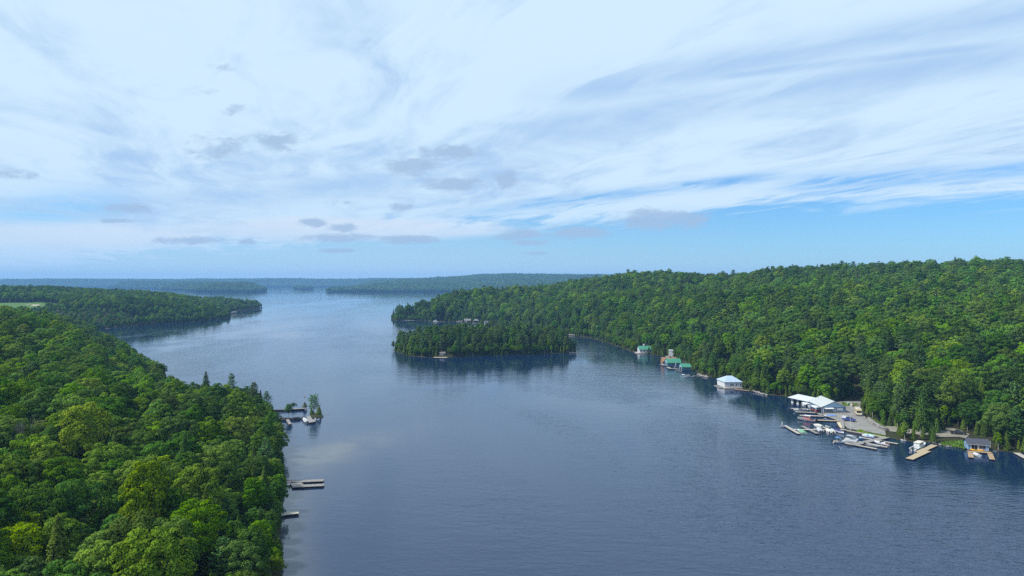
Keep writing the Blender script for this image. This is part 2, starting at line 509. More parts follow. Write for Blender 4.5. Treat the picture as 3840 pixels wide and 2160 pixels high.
# ------------------------------------------------------------------ water
def water_mat():
    mt, gg, out = material('lake_water')
    geo = gg.node('ShaderNodeNewGeometry')
    pos = geo.outputs['Position']
    sp = gg.node('ShaderNodeSeparateXYZ')
    gg.put(sp.inputs[0], pos)
    X, Y, Z = sp.outputs
    # small wind ripples, crests running across the view
    pv = gg.xyz(gg.mul(X, 0.55), Y, 0.0)
    r1 = gg.noise(pv, 0.62, 3, 0.6, 0.4)
    r2 = gg.noise(gg.xyz(gg.mul(X, 0.5), gg.add(Y, gg.mul(X, 0.2)), 4.0), 1.9, 2, 0.5, 0.2)
    r3 = gg.noise(pv, 0.09, 2, 0.5)
    # wind patches
    patch = gg.noise(gg.xyz(gg.mul(X, 0.004), gg.mul(Y, 0.0016), 2.0), 1.0, 4, 0.55, 0.6)
    patch2 = gg.noise(gg.xyz(gg.mul(X, 0.016), gg.mul(Y, 0.007), 7.0), 1.0, 3, 0.5, 0.8)
    amp = gg.add(gg.ss(patch, 0.40, 0.60, 0.28, 0.85), gg.ss(patch2, 0.38, 0.66, -0.16, 0.20))
    # calmer water in the lee of the island and under the wooded shores
    lee = None
    for lx, ly, lw, lh in ((-25, 560, 125, 60), (150, 400, 45, 100), (185, 245, 75, 45), (20, 1010, 170, 120), (-545, 1080, 110, 190), (-60, 250, 30, 110)):
        a_ = gg.mul(gg.sub(X, lx), 1.0 / lw); b_ = gg.mul(gg.sub(Y, ly), 1.0 / lh)
        k = gg.m('EXPONENT', gg.mul(gg.add(gg.mul(a_, a_), gg.mul(b_, b_)), -1.0))
        lee = k if lee is None else gg.m('MAXIMUM', lee, k)
    amp = gg.mul(gg.m('MAXIMUM', amp, 0.1), gg.sub(1.0, gg.mul(lee, 0.80)))
    amp = gg.mul(amp, gg.ss(Y, 500, 1500, 1.0, 0.4))
    amp = gg.mul(amp, gg.ss(Y, 190, 420, 1.75, 1.0))
    r4 = gg.noise(gg.xyz(gg.mul(X, 0.35), gg.add(Y, gg.mul(X, 0.12)), 8.0), 0.30, 3, 0.55, 0.6)
    h = gg.add(gg.mul(r1, 0.62), gg.add(gg.mul(r2, 0.16), gg.add(gg.mul(r3, 0.9), gg.mul(r4, 0.75))))
    bn = gg.node('ShaderNodeBump')
    gg.put(bn.inputs['Height'], h)
    bn.inputs['Distance'].default_value = WATER_BUMP
    gg.put(bn.inputs['Strength'], gg.m('MINIMUM', gg.mul(amp, 0.6), 1.0))
    b = gg.node('ShaderNodeBsdfPrincipled')
    # shallow sand by the left bank
    sx = gg.mul(gg.add(gg.sub(X, -71.0), gg.mul(gg.sub(Y, 255.0), -0.30)), 1 / 13.0)
    sy = gg.mul(gg.sub(Y, 255.0), 1 / 30.0)
    sh = gg.m('EXPONENT', gg.mul(gg.add(gg.mul(sx, sx), gg.mul(sy, sy)), -1.0))
    sx2 = gg.mul(gg.sub(gg.add(X, gg.mul(Y, 0.33)), 0.0), 1 / 7.0)
    sh2 = gg.mul(gg.m('EXPONENT', gg.mul(gg.mul(sx2, sx2), -1.0)), gg.ss(Y, 235, 200))
    shn = gg.noise(pos, 0.06, 4, 0.6, 0.5)
    shal = gg.m('MINIMUM', gg.mul(gg.add(sh, gg.mul(sh2, 0.5)), gg.ss(shn, 0.3, 0.6, 0.4, 1.0)), 1.0)
    base = gg.mix(shal, (0.006, 0.019, 0.054), (0.080, 0.082, 0.080))
    gg.put(b.inputs['Base Color'], base)
    b.inputs['Roughness'].default_value = 0.045
    b.inputs['IOR'].default_value = 1.5
    b.inputs['Specular Tint'].default_value = (0.86, 0.95, 1.0, 1)
    mt.node_tree.links.new(bn.outputs[0], b.inputs['Normal'])
    mt.node_tree.links.new(b.outputs[0], out.inputs[0])
    return mt


WATER_BUMP = 0.42
WM = water_mat()

wme = mesh_np('water', [(-8700, -150, 0), (3900, -150, 0), (3900, 9900, 0), (-8700, 9900, 0)], [(0, 1, 2, 3)], WM)
link('lake_water', wme, kind='structure', label='wide rippled blue lake reflecting the sky and dark tree lines')

# ------------------------------------------------------------------ haze
hmat, hg, hout = material('haze_air')
pvn = hg.node('ShaderNodeVolumePrincipled')
pvn.inputs['Color'].default_value = (0.26, 0.55, 1.0, 1)
pvn.inputs['Density'].default_value = HAZE = 0.00009
pvn.inputs['Anisotropy'].default_value = 0.0
hmat.node_tree.links.new(pvn.outputs[0], hout.inputs['Volume'])
hv = [(x, y, z) for z in (-4.0, 190.0) for (x, y) in ((-9200, -350), (4400, -350), (4400, 10800), (-9200, 10800))]
hf = [(3, 2, 1, 0), (4, 5, 6, 7), (0, 1, 5, 4), (1, 2, 6, 5), (2, 3, 7, 6), (3, 0, 4, 7)]
hz_o = link('haze', mesh_np('haze', hv, hf, hmat), kind='stuff', label='thin blue summer haze over the lake')
# ------------------------------------------------------------------ foliage
def leaf_mat(name, dark, light, trans=0.44, hue=0.02):
    """leaf colour varies leaf by leaf (attribute tint) and tree by tree"""
    mt, gg, out = material(name)
    a = gg.node('ShaderNodeAttribute', attribute_name='tint')
    oi = gg.node('ShaderNodeObjectInfo')
    c = gg.mix(a.outputs['Fac'], dark, light)
    hs = gg.node('ShaderNodeHueSaturation')
    gg.put(hs.inputs['Color'], c)
    rnd = oi.outputs['Random']
    gg.put(hs.inputs['Hue'], gg.add(0.5 - hue, gg.mul(rnd, 2 * hue)))
    r2 = gg.m('FRACT', gg.mul(rnd, 17.31))
    gg.put(hs.inputs['Value'], gg.add(0.74, gg.mul(r2, 0.52)))
    r3 = gg.m('FRACT', gg.mul(rnd, 51.7))
    gg.put(hs.inputs['Saturation'], gg.add(0.88, gg.mul(r3, 0.2)))
    an = gg.node('ShaderNodeAttribute', attribute_name='puff')
    vt = gg.node('ShaderNodeVectorTransform', vector_type='NORMAL', convert_from='OBJECT', convert_to='WORLD')
    mt.node_tree.links.new(an.outputs['Vector'], vt.inputs[0])
    nn = gg.node('ShaderNodeVectorMath', operation='NORMALIZE')
    mt.node_tree.links.new(vt.outputs[0], nn.inputs[0])
    d = gg.node('ShaderNodeBsdfDiffuse')
    tr = gg.node('ShaderNodeBsdfTranslucent')
    for b in (d, tr):
        gg.put(b.inputs['Color'], hs.outputs[0])
        mt.node_tree.links.new(nn.outputs[0], b.inputs['Normal'])
    mx = gg.node('ShaderNodeMixShader')
    mx.inputs[0].default_value = trans
    mt.node_tree.links.new(d.outputs[0], mx.inputs[1])
    mt.node_tree.links.new(tr.outputs[0], mx.inputs[2])
    mt.node_tree.links.new(mx.outputs[0], out.inputs[0])
    return mt


LEAF = {
    'dark': leaf_mat('leaves_dark_green', (0.064, 0.143, 0.024), (0.124, 0.237, 0.030)),
    'mid': leaf_mat('leaves_mid_green', (0.075, 0.182, 0.021), (0.157, 0.297, 0.026)),
    'bright': leaf_mat('leaves_bright_green', (0.120, 0.253, 0.018), (0.226, 0.394, 0.024)),
    'yellow': leaf_mat('leaves_yellow_green', (0.175, 0.285, 0.014), (0.310, 0.430, 0.018), hue=0.012),
    'pine': leaf_mat('needles_pine', (0.048, 0.114, 0.032), (0.106, 0.198, 0.047), 0.2),
    'hemlock': leaf_mat('needles_hemlock', (0.043, 0.095, 0.025), (0.104, 0.170, 0.030), 0.2),
    'cedar': leaf_mat('needles_cedar', (0.075, 0.150, 0.022), (0.149, 0.234, 0.031), 0.22),
}
BARK = plain('bark', (0.085, 0.070, 0.058), 0.9, 0.3, 2.0)
BARK_PALE = plain('bark_pale', (0.36, 0.34, 0.31), 0.9, 0.25, 2.0)


def unit(v):
    return v / (np.linalg.norm(v, axis=-1, keepdims=True) + 1e-9)


def leaves_mesh(name, P, N, S, tint, mat, flat=0.0, extra=None, aspect=1.0):
    """one quad per leaf spray: centre P, puff normal N, half size S"""
    n = len(P)
    rnd = unit(rng.normal(size=(n, 3)))
    fn = unit(N * 0.75 + rnd * (1 - flat) * 0.9 + np.array([0, 0, flat * 1.5]))
    t = unit(np.cross(fn, unit(rng.normal(size=(n, 3)))))
    b = np.cross(fn, t)
    s = S[:, None]
    V = np.stack([P - t * s, P - b * s * 0.62 * aspect + fn * s * 0.15, P + t * s, P + b * s * 0.62 * aspect + fn * s * 0.15], 1).reshape(-1, 3)
    F = np.arange(4 * n).reshape(n, 4)
    mats = [mat]
    puff = unit(N + 0.35 * rnd)
    nl = len(V)
    fm = np.zeros(n, np.int32)
    tn = np.repeat(tint, 4); pf = np.repeat(puff, 4, 0)
    if extra is not None:
        ev, ef, em = extra
        F = np.vstack([F, ef + nl]); V = np.vstack([V, ev])
        fm = np.concatenate([fm, np.ones(len(ef), np.int32)])
        tn = np.concatenate([tn, np.zeros(len(ev))]); pf = np.vstack([pf, np.tile([[0, 0, 1.0]], (len(ev), 1))])
        mats.append(em)
    me = mesh_np(name, V, F, None)
    for m_ in mats:
        me.materials.append(m_)
    if extra is not None:
        me.polygons.foreach_set('material_index', fm)
    a = me.attributes.new('tint', 'FLOAT', 'POINT'); a.data.foreach_set('value', tn.astype(np.float32))
    a = me.attributes.new('puff', 'FLOAT_VECTOR', 'POINT'); a.data.foreach_set('vector', pf.astype(np.float32).ravel())
    return me


def limb(p0, p1, r0, r1, k=5):
    """tapered tube between two points"""
    p0 = np.array(p0, float); p1 = np.array(p1, float)
    d = unit(p1 - p0)
    a = np.array([1, 0, 0.0]) if abs(d[2]) > 0.9 else np.array([0, 0, 1.0])
    t = unit(np.cross(d, a)); b = np.cross(d, t)
    an = np.arange(k) / k * 2 * np.pi
    ring = np.cos(an)[:, None] * t + np.sin(an)[:, None] * b
    V = np.vstack([p0 + ring * r0, p1 + ring * r1])
    F = np.array([[i, (i + 1) % k, k + (i + 1) % k, k + i] for i in range(k)])
    return V, F


def joinvf(parts):
    V = []; F = []; o = 0
    for v, f in parts:
        V.append(v); F.append(f + o); o += len(v)
    return np.vstack(V), np.vstack(F)


def broadleaf(seed, h=21.0, r=6.0, base=6.0, clumps=70, per=62, size=0.42, narrow=False):
    """crown of many leafy clumps on limbs; returns (P, N, S, tint) and trunk (V, F)"""
    r_ = np.random.default_rng(seed)
    ch = h - base
    # big lobes of the crown
    K = clumps
    ph = (np.arange(K) * 2.39996 + r_.uniform(0, 0.5, K))
    zz = np.linspace(-0.35, 0.97, K) + r_.uniform(-0.05, 0.05, K)
    rr = np.sqrt(np.clip(1 - np.abs(zz) ** (2.2 if not narrow else 1.7), 0.02, 1))
    lob = 1 + 0.18 * np.sin(ph + r_.uniform(0, 6)) + 0.17 * np.sin(ph * 2 + r_.uniform(0, 6)) + 0.12 * np.sin(ph * 3 + r_.uniform(0, 6)) + r_.uniform(-0.16, 0.12, K)
    dep = r_.uniform(0.66, 1.04, K)
    cz = base + ch * 0.42 + zz * ch * 0.52 * (0.92 + 0.12 * r_.normal(size=K).clip(-1, 1))
    C = np.stack([np.cos(ph) * rr * r * lob * dep, np.sin(ph) * rr * r * lob * dep, cz], 1)
    cr = r * r_.uniform(0.19, 0.33, K)
    Ps = []; Ns = []; Ss = []; Ts = []
    cen = np.array([0, 0, base + ch * 0.35])
    for i in range(K):
        m_ = per
        dirs = unit(r_.normal(size=(m_, 3)) + np.array([0, 0, 0.55]) + unit(C[i] - cen) * 0.7)
        rad = cr[i] * r_.uniform(0.55, 1.0, m_) ** 0.5
        p = C[i] + dirs * rad[:, None] * np.array([1, 1, 0.62])
        Ps.append(p)
        Ns.append(unit(dirs * 1.0 + unit(p - cen) * 0.25))
        Ss.append(size * r_.uniform(0.7, 1.35, m_))
        Ts.append(np.clip(r_.uniform(0, 1) * 0.6 + r_.uniform(0, 0.4, m_), 0, 1))
    # inner leaves so that one cannot look straight through
    m_ = clumps * 6
    d = unit(r_.normal(size=(m_, 3)))
    p = np.array([0, 0, base + ch * 0.42]) + d * np.array([r * 0.66, r * 0.66, ch * 0.40]) * r_.uniform(0.3, 1, (m_, 1))
    Ps.append(p); Ns.append(d); Ss.append(np.full(m_, size * 1.5)); Ts.append(r_.uniform(0, 0.5, m_))
    tr = [limb((0, 0, -1.0), (r_.uniform(-.3, .3), r_.uniform(-.3, .3), base + ch * 0.35), 0.30, 0.16, 6)]
    for i in r_.choice(K, 9, replace=False):
        z0 = base * r_.uniform(0.75, 1.3)
        tr.append(limb((0, 0, z0), C[i] * 0.9 + np.array([0, 0, -0.3]), 0.13, 0.04, 4))
    return (np.vstack(Ps), np.vstack(Ns), np.concatenate(Ss), np.concatenate(Ts)), joinvf(tr)


def white_pine(seed, h=23.0, r=4.2, base=6.0, size=0.50, step=1.05, rp=0.5):
    r_ = np.random.default_rng(seed)
    Ps = []; Ns = []; Ss = []; Ts = []
    tr = [limb((0, 0, -1), (0, 0, h * 0.97), 0.28, 0.04, 6)]
    z = base
    while z < h - 0.4:
        f = (z - base) / (h - base)
        L0 = r * (1.0 - f) ** rp * (0.55 + 0.45 * min(1, f * 4 + 0.35))
        nb = r_.integers(4, 7)
        a0 = r_.uniform(0, 6.28)
        for k in range(nb):
            L = L0 * r_.uniform(0.55, 1.2) + 0.25
            a = a0 + k * 6.28 / nb + r_.uniform(-.3, .3)
            up = r_.uniform(0.05, 0.30) + f * 0.45
            dirv = np.array([math.cos(a), math.sin(a), up])
            side = np.array([-math.sin(a), math.cos(a), 0])
            m_ = int(9 + 10 * L)
            t = r_.uniform(0.28, 1.0, m_) ** 0.8
            p = np.array([0, 0, z]) + dirv * (t * L)[:, None] + side * (r_.uniform(-1, 1, m_) * 0.30 * L * np.sqrt(t) * (1.25 - t))[:, None]
            p[:, 2] += 0.10 * L * t ** 2 + r_.uniform(-.1, .16, m_)
            Ps.append(p)
            Ns.append(unit(np.tile([0, 0, 1.0], (m_, 1)) + 0.35 * dirv + r_.normal(size=(m_, 3)) * 0.2))
            Ss.append(size * r_.uniform(0.6, 1.2, m_)); Ts.append(np.clip(0.25 + 0.6 * t + r_.uniform(-.2, .2, m_), 0, 1))
            if L > 1.2:
                tr.append(limb((0, 0, z), np.array([0, 0, z]) + dirv * L * 0.8, 0.07, 0.02, 3))
        z += step * r_.uniform(0.7, 1.35)
    p = np.array([[0, 0, h]]) + r_.normal(size=(10, 3)) * np.array([.12, .12, .35])
    Ps.append(p); Ns.append(np.tile([0, 0, 1.0], (10, 1))); Ss.append(np.full(10, size * 0.7)); Ts.append(np.full(10, .7))
    return (np.vstack(Ps), np.vstack(Ns), np.concatenate(Ss), np.concatenate(Ts)), joinvf([(v, f if f.shape[1] == 4 else f) for v, f in tr])


def cone_tree(seed, h=17.0, r=3.4, base=1.5, size=0.40, droop=0.25, dens=1.0, power=0.85):
    r_ = np.random.default_rng(seed)
    Ps = []; Ns = []; Ss = []; Ts = []
    z = base
    tr = [limb((0, 0, -1), (0, 0, h * 0.97), 0.22, 0.03, 6)]
    while z < h - 0.2:
        f = (z - base) / (h - base)
        L0 = r * (1 - f) ** power * (0.75 + 0.25 * min(1, f * 5 + .3))
        nb = max(5, int((6 + 4 * L0 / 3) * dens))
        a0 = r_.uniform(0, 6.28)
        for k in range(nb):
            L = L0 * r_.uniform(0.72, 1.14) + 0.12
            a = a0 + k * 6.28 / nb + r_.uniform(-.25, .25)
            dirv = np.array([math.cos(a), math.sin(a), 0])
            side = np.array([-math.sin(a), math.cos(a), 0])
            m_ = int(4 + 5.5 * L)
            t = r_.uniform(0.25, 1.0, m_) ** 0.7
            p = np.array([0, 0, z]) + dirv * (t * L)[:, None] + side * (r_.uniform(-1, 1, m_) * 0.28 * L * (1.3 - t))[:, None]
            p[:, 2] += -droop * L * t ** 1.5 + r_.uniform(-.12, .12, m_) + 0.12 * L
            Ps.append(p)
            Ns.append(unit(dirv * 0.8 + np.array([0, 0, 0.8]) + r_.normal(size=(m_, 3)) * 0.25))
            Ss.append(size * r_.uniform(0.65, 1.25, m_)); Ts.append(np.clip(0.15 + 0.7 * t + r_.uniform(-.25, .25, m_), 0, 1))
        z += 0.62 * r_.uniform(0.75, 1.25)
    p = np.array([[0, 0, h]]) + r_.normal(size=(8, 3)) * np.array([.08, .08, .3])
    Ps.append(p); Ns.append(np.tile([0, 0, 1.0], (8, 1))); Ss.append(np.full(8, size * 0.6)); Ts.append(np.full(8, .8))
    return (np.vstack(Ps), np.vstack(Ns), np.concatenate(Ss), np.concatenate(Ts)), joinvf(tr)


def bare_tree(seed, h=17.0):
    r_ = np.random.default_rng(seed)
    parts = [limb((0, 0, -1), (0.2, 0, h * 0.55), 0.22, 0.13, 5)]
    twigs = []

    def grow(p, d, L, rad, lev):
        q = p + d * L
        (parts if lev < 2 else twigs).append(limb(p, q, rad, rad * 0.55, 4 if lev < 2 else 3))
        if lev < 4:
            for _ in range(r_.integers(2, 5)):
                nd = unit(d + r_.normal(size=3) * 0.38 + np.array([0, 0, 0.22]))
                grow(p + d * L * r_.uniform(0.5, 1.0), nd, L * r_.uniform(0.5, 0.8), rad * 0.55, lev + 1)
    for _ in range(6):
        z = h * r_.uniform(0.3, 0.55)
        a = r_.uniform(0, 6.28)
        grow(np.array([0.1, 0, z]), unit(np.array([math.cos(a), math.sin(a), r_.uniform(1.2, 2.6)])), h * 0.17, 0.08, 0)
    return joinvf(parts), joinvf([(v, f) for v, f in twigs])


# each kind: crown mesh (leaves only), trunk mesh, and a joined mesh for the mass of the forest
KINDS = []   # (kind, name, crown mesh, trunk mesh, joined mesh, radius, height)


def add_kind(kind, name, leafkey, gen, mass_gen=None, r=6.0, h=21.0, flat=0.0, pale=False, aspect=1.0):
    (P, N, S, T), (tv, tf_) = gen
    bark = BARK_PALE if pale else BARK
    crown = leaves_mesh(name + '_crown', P, N, S, T, LEAF[leafkey], flat, aspect=aspect)
    trunk = mesh_np(name + '_trunk', tv, tf_, bark, True)
    (P2, N2, S2, T2), (tv2, tf2) = mass_gen or gen
    mass = leaves_mesh(name + '_mass', P2, N2, S2, T2, LEAF[leafkey], flat, (tv2, tf2, bark), aspect)
    KINDS.append((kind, name, crown, trunk, mass, r, h))


seed = 100
for key, nv in (('dark', 3), ('mid', 4), ('bright', 3), ('yellow', 2)):
    for k in range(nv):
        seed += 1
        rr, hh, bb = ((5.6, 20.5, 6.0), (6.4, 21.5, 6.5), (5.0, 22.0, 6.0), (6.9, 19.5, 6.0))[k % 4]
        add_kind(key, 'broadleaf_tree', key, broadleaf(seed, hh, rr, bb, 84, 110, 0.26), broadleaf(seed + 500, hh, rr, bb, 56, 60, 0.42), rr, hh)
add_kind('birch', 'birch_tree', 'mid', broadleaf(171, 19, 3.4, 5.5, 80, 60, 0.26, True), broadleaf(172, 19, 3.4, 5.5, 52, 36, 0.40, True), 3.4, 19, 0.0, True)
add_kind('birch', 'birch_tree', 'bright', broadleaf(173, 17, 3.0, 5.0, 70, 60, 0.26, True), broadleaf(174, 17, 3.0, 5.0, 48, 36, 0.40, True), 3.0, 17, 0.0, True)
for k in range(3):
    hh, rr = ((24, 5.0), (21, 5.4), (18, 4.6))[k]
    add_kind('pine', 'pine_tree', 'pine', white_pine(200 + k, hh, rr, hh * 0.27, 0.34, 0.8), white_pine(210 + k, hh, rr, hh * 0.27, 0.50, 1.05), rr, hh, 0.25)
for k in range(3):
    hh, rr = ((19, 4.2), (16, 3.6), (21, 4.6))[k]
    add_kind('hemlock', 'hemlock_tree', 'hemlock', cone_tree(220 + k, hh, rr, 1.5, 0.30, 0.35, 1.3), cone_tree(230 + k, hh, rr, 1.5, 0.48, 0.35, 0.8), rr, hh, 0.1)
for k in range(2):
    hh, rr = ((15, 3.0), (12, 2.6))[k]
    add_kind('cedar', 'cedar_tree', 'cedar', cone_tree(240 + k, hh, rr, 0.8, 0.28, 0.05, 1.5, 0.65), cone_tree(250 + k, hh, rr, 0.8, 0.42, 0.05, 0.9, 0.65), rr, hh)
add_kind('islet', 'pine_tree', 'pine', white_pine(261, 9.0, 3.1, 2.4, 0.26, 0.50, 0.28), None, 3.1, 9.0, 0.2, True)
by_kind = {}
for i, K in enumerate(KINDS):
    by_kind.setdefault(K[0], []).append(i)
print('tris per kind', [(K[0], len(K[2].polygons), len(K[4].polygons)) for K in KINDS])

# ------------------------------------------------------------------ where trees stand
CLEAR = []      # (polygon, margin) kept free of trees
for P in (LOT, TRACK):
    CLEAR.append((P, 1.5))
for P in (FAIR1, FAIR2, FAIR3):
    CLEAR.append((P, 1.0))
CLEAR_DISC = [(-128, 352, 5.0), (158, 338, 11), (158, 347, 12), (152, 360, 8), (134, 421, 10), (122, 622, 9), (139, 588, 8), (134, 583, 6), (122, 536, 8), (122, 521, 8), (126, 497, 6),
              (178, 264, 7), (-60, 590, 6), (-71, 1081, 9), (-57, 1077, 9), (-38, 1015, 7), (-119, 1108, 9), (-155, 1150, 6), (-121, 192, 6.5), (-117, 184, 5.5), (-80, 148, 6), (-77, 141, 5)]
# open strips at the water: the grassy bank beside the blue boathouse
CLEAR.append(([px(3515, 1655), px(3640, 1655), px(3640, 1690), px(3515, 1680)], 1.0))
CLEAR.append(([px(3630, 1650), px(3725, 1650), px(3725, 1695), px(3630, 1690)], 1.0))
CLEAR.append(([px(3150, 1500), px(3250, 1500), px(3250, 1530), px(3150, 1530)], 0.0))
CLEAR.append(([px(3262, 1575), px(3345, 1612), px(3345, 1640), px(3310, 1612)], 0.0))


def scatter(x0, x1, y0, y1, sp):
    nx = int((x1 - x0) / sp); ny = int((y1 - y0) / (sp * 0.866))
    I, J = np.meshgrid(np.arange(nx), np.arange(ny))
    X = x0 + (I + 0.5 * (J % 2)) * sp + rng.uniform(-.34, .34, I.shape) * sp
    Y = y0 + J * sp * 0.866 + rng.uniform(-.34, .34, I.shape) * sp
    return X.ravel(), Y.ravel()


TX, TY, TK, TS = [], [], [], []


def accept(X, Y, poly, edge, pick, sz):
    m_ = in_poly(X, Y, poly) & (Y > 55) & (np.abs(X) < Y * 0.80 + 70)
    X = X[m_]; Y = Y[m_]
    d = dist_poly(X, Y, poly)
    ok = d > edge
    for P, mg in CLEAR:
        ok &= ~(in_poly(X, Y, P) | (dist_poly(X, Y, P) < mg))
    for cx, cyy, rad in CLEAR_DISC:
        ok &= np.hypot(X - cx, Y - cyy) > rad
    X = X[ok]; Y = Y[ok]; d = d[ok]
    k, s = pick(X, Y, d)
    ok = k >= 0
    TX.append(X[ok]); TY.append(Y[ok]); TK.append(k[ok]); TS.append(s[ok])


def choose(p, n):
    """p: dict kind -> weight array; returns proto index"""
    ks = list(p)
    W = np.stack([np.broadcast_to(p[k], (n,)) for k in ks], 1).astype(float)
    W = np.cumsum(W / W.sum(1, keepdims=True), 1)
    c = (rng.uniform(size=(n, 1)) > W).sum(1).clip(0, len(ks) - 1)
    out = np.zeros(n, int)
    for i, k in enumerate(ks):
        m_ = c == i
        out[m_] = rng.choice(by_kind[k], m_.sum())
    return out


def pick_left(X, Y, d):
    n = len(X)
    w = wav(X, Y, 55, 4); w2 = wav(X, Y, 40, 12)
    con = np.clip(0.25 + 0.9 * w2, 0.05, 1.2) * np.where((Y > 150) & (Y < 360), 1.0, 0.35) + np.where(d < 16, 0.8, 0.0)
    con = con * np.where(Y > 800, 0.5, 1) * np.where((Y < 165) & (X > -95), 3.0, 1.0)
    k = choose({'dark': np.clip(0.9 - 0.4 * w, .3, 2), 'mid': 1.5, 'bright': np.clip(1.3 + 0.7 * w, .3, 2.2), 'yellow': np.where(Y < 800, 0.2, 0.03),
                'birch': 0.35 + np.where(d < 20, 0.5, 0), 'pine': 0.45 * con, 'hemlock': 1.0 * con, 'cedar': 0.55 * con}, n)
    s = rng.uniform(0.58, 1.06, n) * np.where(Y < 330, 0.90, 1.0)
    s *= np.where((Y > 880) & (Y < 1062) & (X < -560), 0.52, 1.0)
    s *= np.where(d < 14, 0.72, 1.0) * np.where((Y > 300) & (Y < 760) & (d < 40), 0.72, 1.0) * np.where(Y > 850, 0.85, 1.0)
    return k, s


def pick_right(X, Y, d):
    n = len(X)
    w = wav(X, Y, 80, 4)
    tip = (Y > 960) & (X < 60)
    con = np.where(d < 45, 2.2, 0.10) + np.where(tip, 0.9, 0) + np.where((Y < 420) & (d < 90), 0.7, 0) + 0.6 * np.clip(wav(X, Y, 60, 12) - 0.15, 0, 1) + 1.6 * np.exp(-((X - 470) / 60) ** 2 - ((Y - 1010) / 40) ** 2)
    k = choose({'dark': np.clip(0.75 - 0.8 * w, .1, 2), 'mid': 1.5, 'bright': np.clip(0.75 + 1.0 * w, .1, 2), 'yellow': 0.045,
                'birch': 0.08 + np.where(d < 30, 0.35, 0), 'pine': 0.9 * con, 'hemlock': 0.55 * con, 'cedar': 0.25 * con}, n)
    s = rng.uniform(0.66, 1.16, n) * np.where(d < 12, 0.8, 1.0) * (1 + 0.10 * wav(X, Y, 70, 9))
    return k, s


def pick_isle(X, Y, d):
    n = len(X)
    k = choose({'dark': 0.12, 'mid': 0.15, 'birch': 0.2, 'pine': 2.6, 'hemlock': 0.35, 'cedar': np.where(d < 14, 1.5, 0.2)}, n)
    return k, rng.uniform(0.66, 0.90, n) * np.where(d < 5, 0.8, 1.0)


X, Y = scatter(-400, 0, 55, 330, 7.3)
accept(X, Y, LEFT, 3.0, pick_left, 0)
X, Y = scatter(-1400, 0, 332, 1900, 8.3)
accept(X, Y, LEFT, 3.0, pick_left, 0)
X, Y = scatter(-260, 1050, 60, 1800, 8.9)
accept(X, Y, RIGHT, 3.2, pick_right, 0)
X, Y = scatter(-130, 80, 570, 720, 6.6)
accept(X, Y, ISLE, 1.6, pick_isle, 0)
# understorey along the shores: small cedars and shrubs filling the edge down to the water
def pick_edge(X, Y, d):
    n = len(X)
    k = choose({'cedar': 0.9, 'birch': 0.5, 'hemlock': 0.4, 'mid': 0.5, 'bright': 0.3}, n)
    s = rng.uniform(0.26, 0.48, n)
    nl = np.minimum(dist_poly(X, Y, LOT), dist_poly(X, Y, TRACK))
    k[(d > 11) & ((nl > 14) | (X < 0))] = -1
    return k, s
for poly, bx in ((LEFT, (-700, -20, 100, 1500)), (RIGHT, (-220, 330, 150, 1250)), (ISLE, (-130, 80, 570, 720))):
    X, Y = scatter(*bx, 3.3)
    accept(X, Y, poly, 0.4, pick_edge, 0)
TX = np.concatenate(TX); TY = np.concatenate(TY); TK = np.concatenate(TK); TS = np.concatenate(TS)
TZ = ground_h(TX, TY) - 0.15
nT = len(TX)
TROT = rng.uniform(0, 6.283, nT)
TSZ = TS * rng.uniform(0.92, 1.10, nT)       # height scale
KR = np.array([K[5] for K in KINDS]); KH = np.array([K[6] for K in KINDS])
# which trees show largest from where the photograph was taken (front to back cover test)
GW, GH_ = 960, 540
fg = GW * 24 / 36.0
crad = KR[TK] * TS; ctop = TZ + KH[TK] * TSZ
cmid = TZ + KH[TK] * TSZ * 0.62
sx_ = GW / 2 + TX / TY * fg
sy_ = GH_ * HOR / 2160 + (CAM_H - cmid) / TY * fg
rx_ = crad / TY * fg
ry_ = KH[TK] * TSZ * 0.38 / TY * fg
order = np.argsort(np.hypot(TX, TY))
buf = np.zeros((GH_, GW), bool)
vis = np.zeros(nT)
for i in order:
    a, b_, c_, d_ = int(sx_[i] - rx_[i]), int(sx_[i] + rx_[i]) + 1, int(sy_[i] - ry_[i]), int(sy_[i] + ry_[i]) + 1
    a, b_, c_, d_ = max(a, 0), min(b_, GW), max(c_, 0), min(d_, GH_)
    if a >= b_ or c_ >= d_:
        continue
    yy, xx = np.mgrid[c_:d_, a:b_]
    el = ((xx + .5 - sx_[i]) / (rx_[i] + .3)) ** 2 + ((yy + .5 - sy_[i]) / (ry_[i] + .3)) ** 2 < 1
    sub = buf[c_:d_, a:b_]
    vis[i] = (el & ~sub).sum()
    sub |= el
N_SINGLE = 300
single = np.argsort(-vis)[:N_SINGLE]
is_single = np.zeros(nT, bool); is_single[single] = True
print('trees', nT, 'smallest single px', vis[single[-1]], 'dist max', TY[single].max())


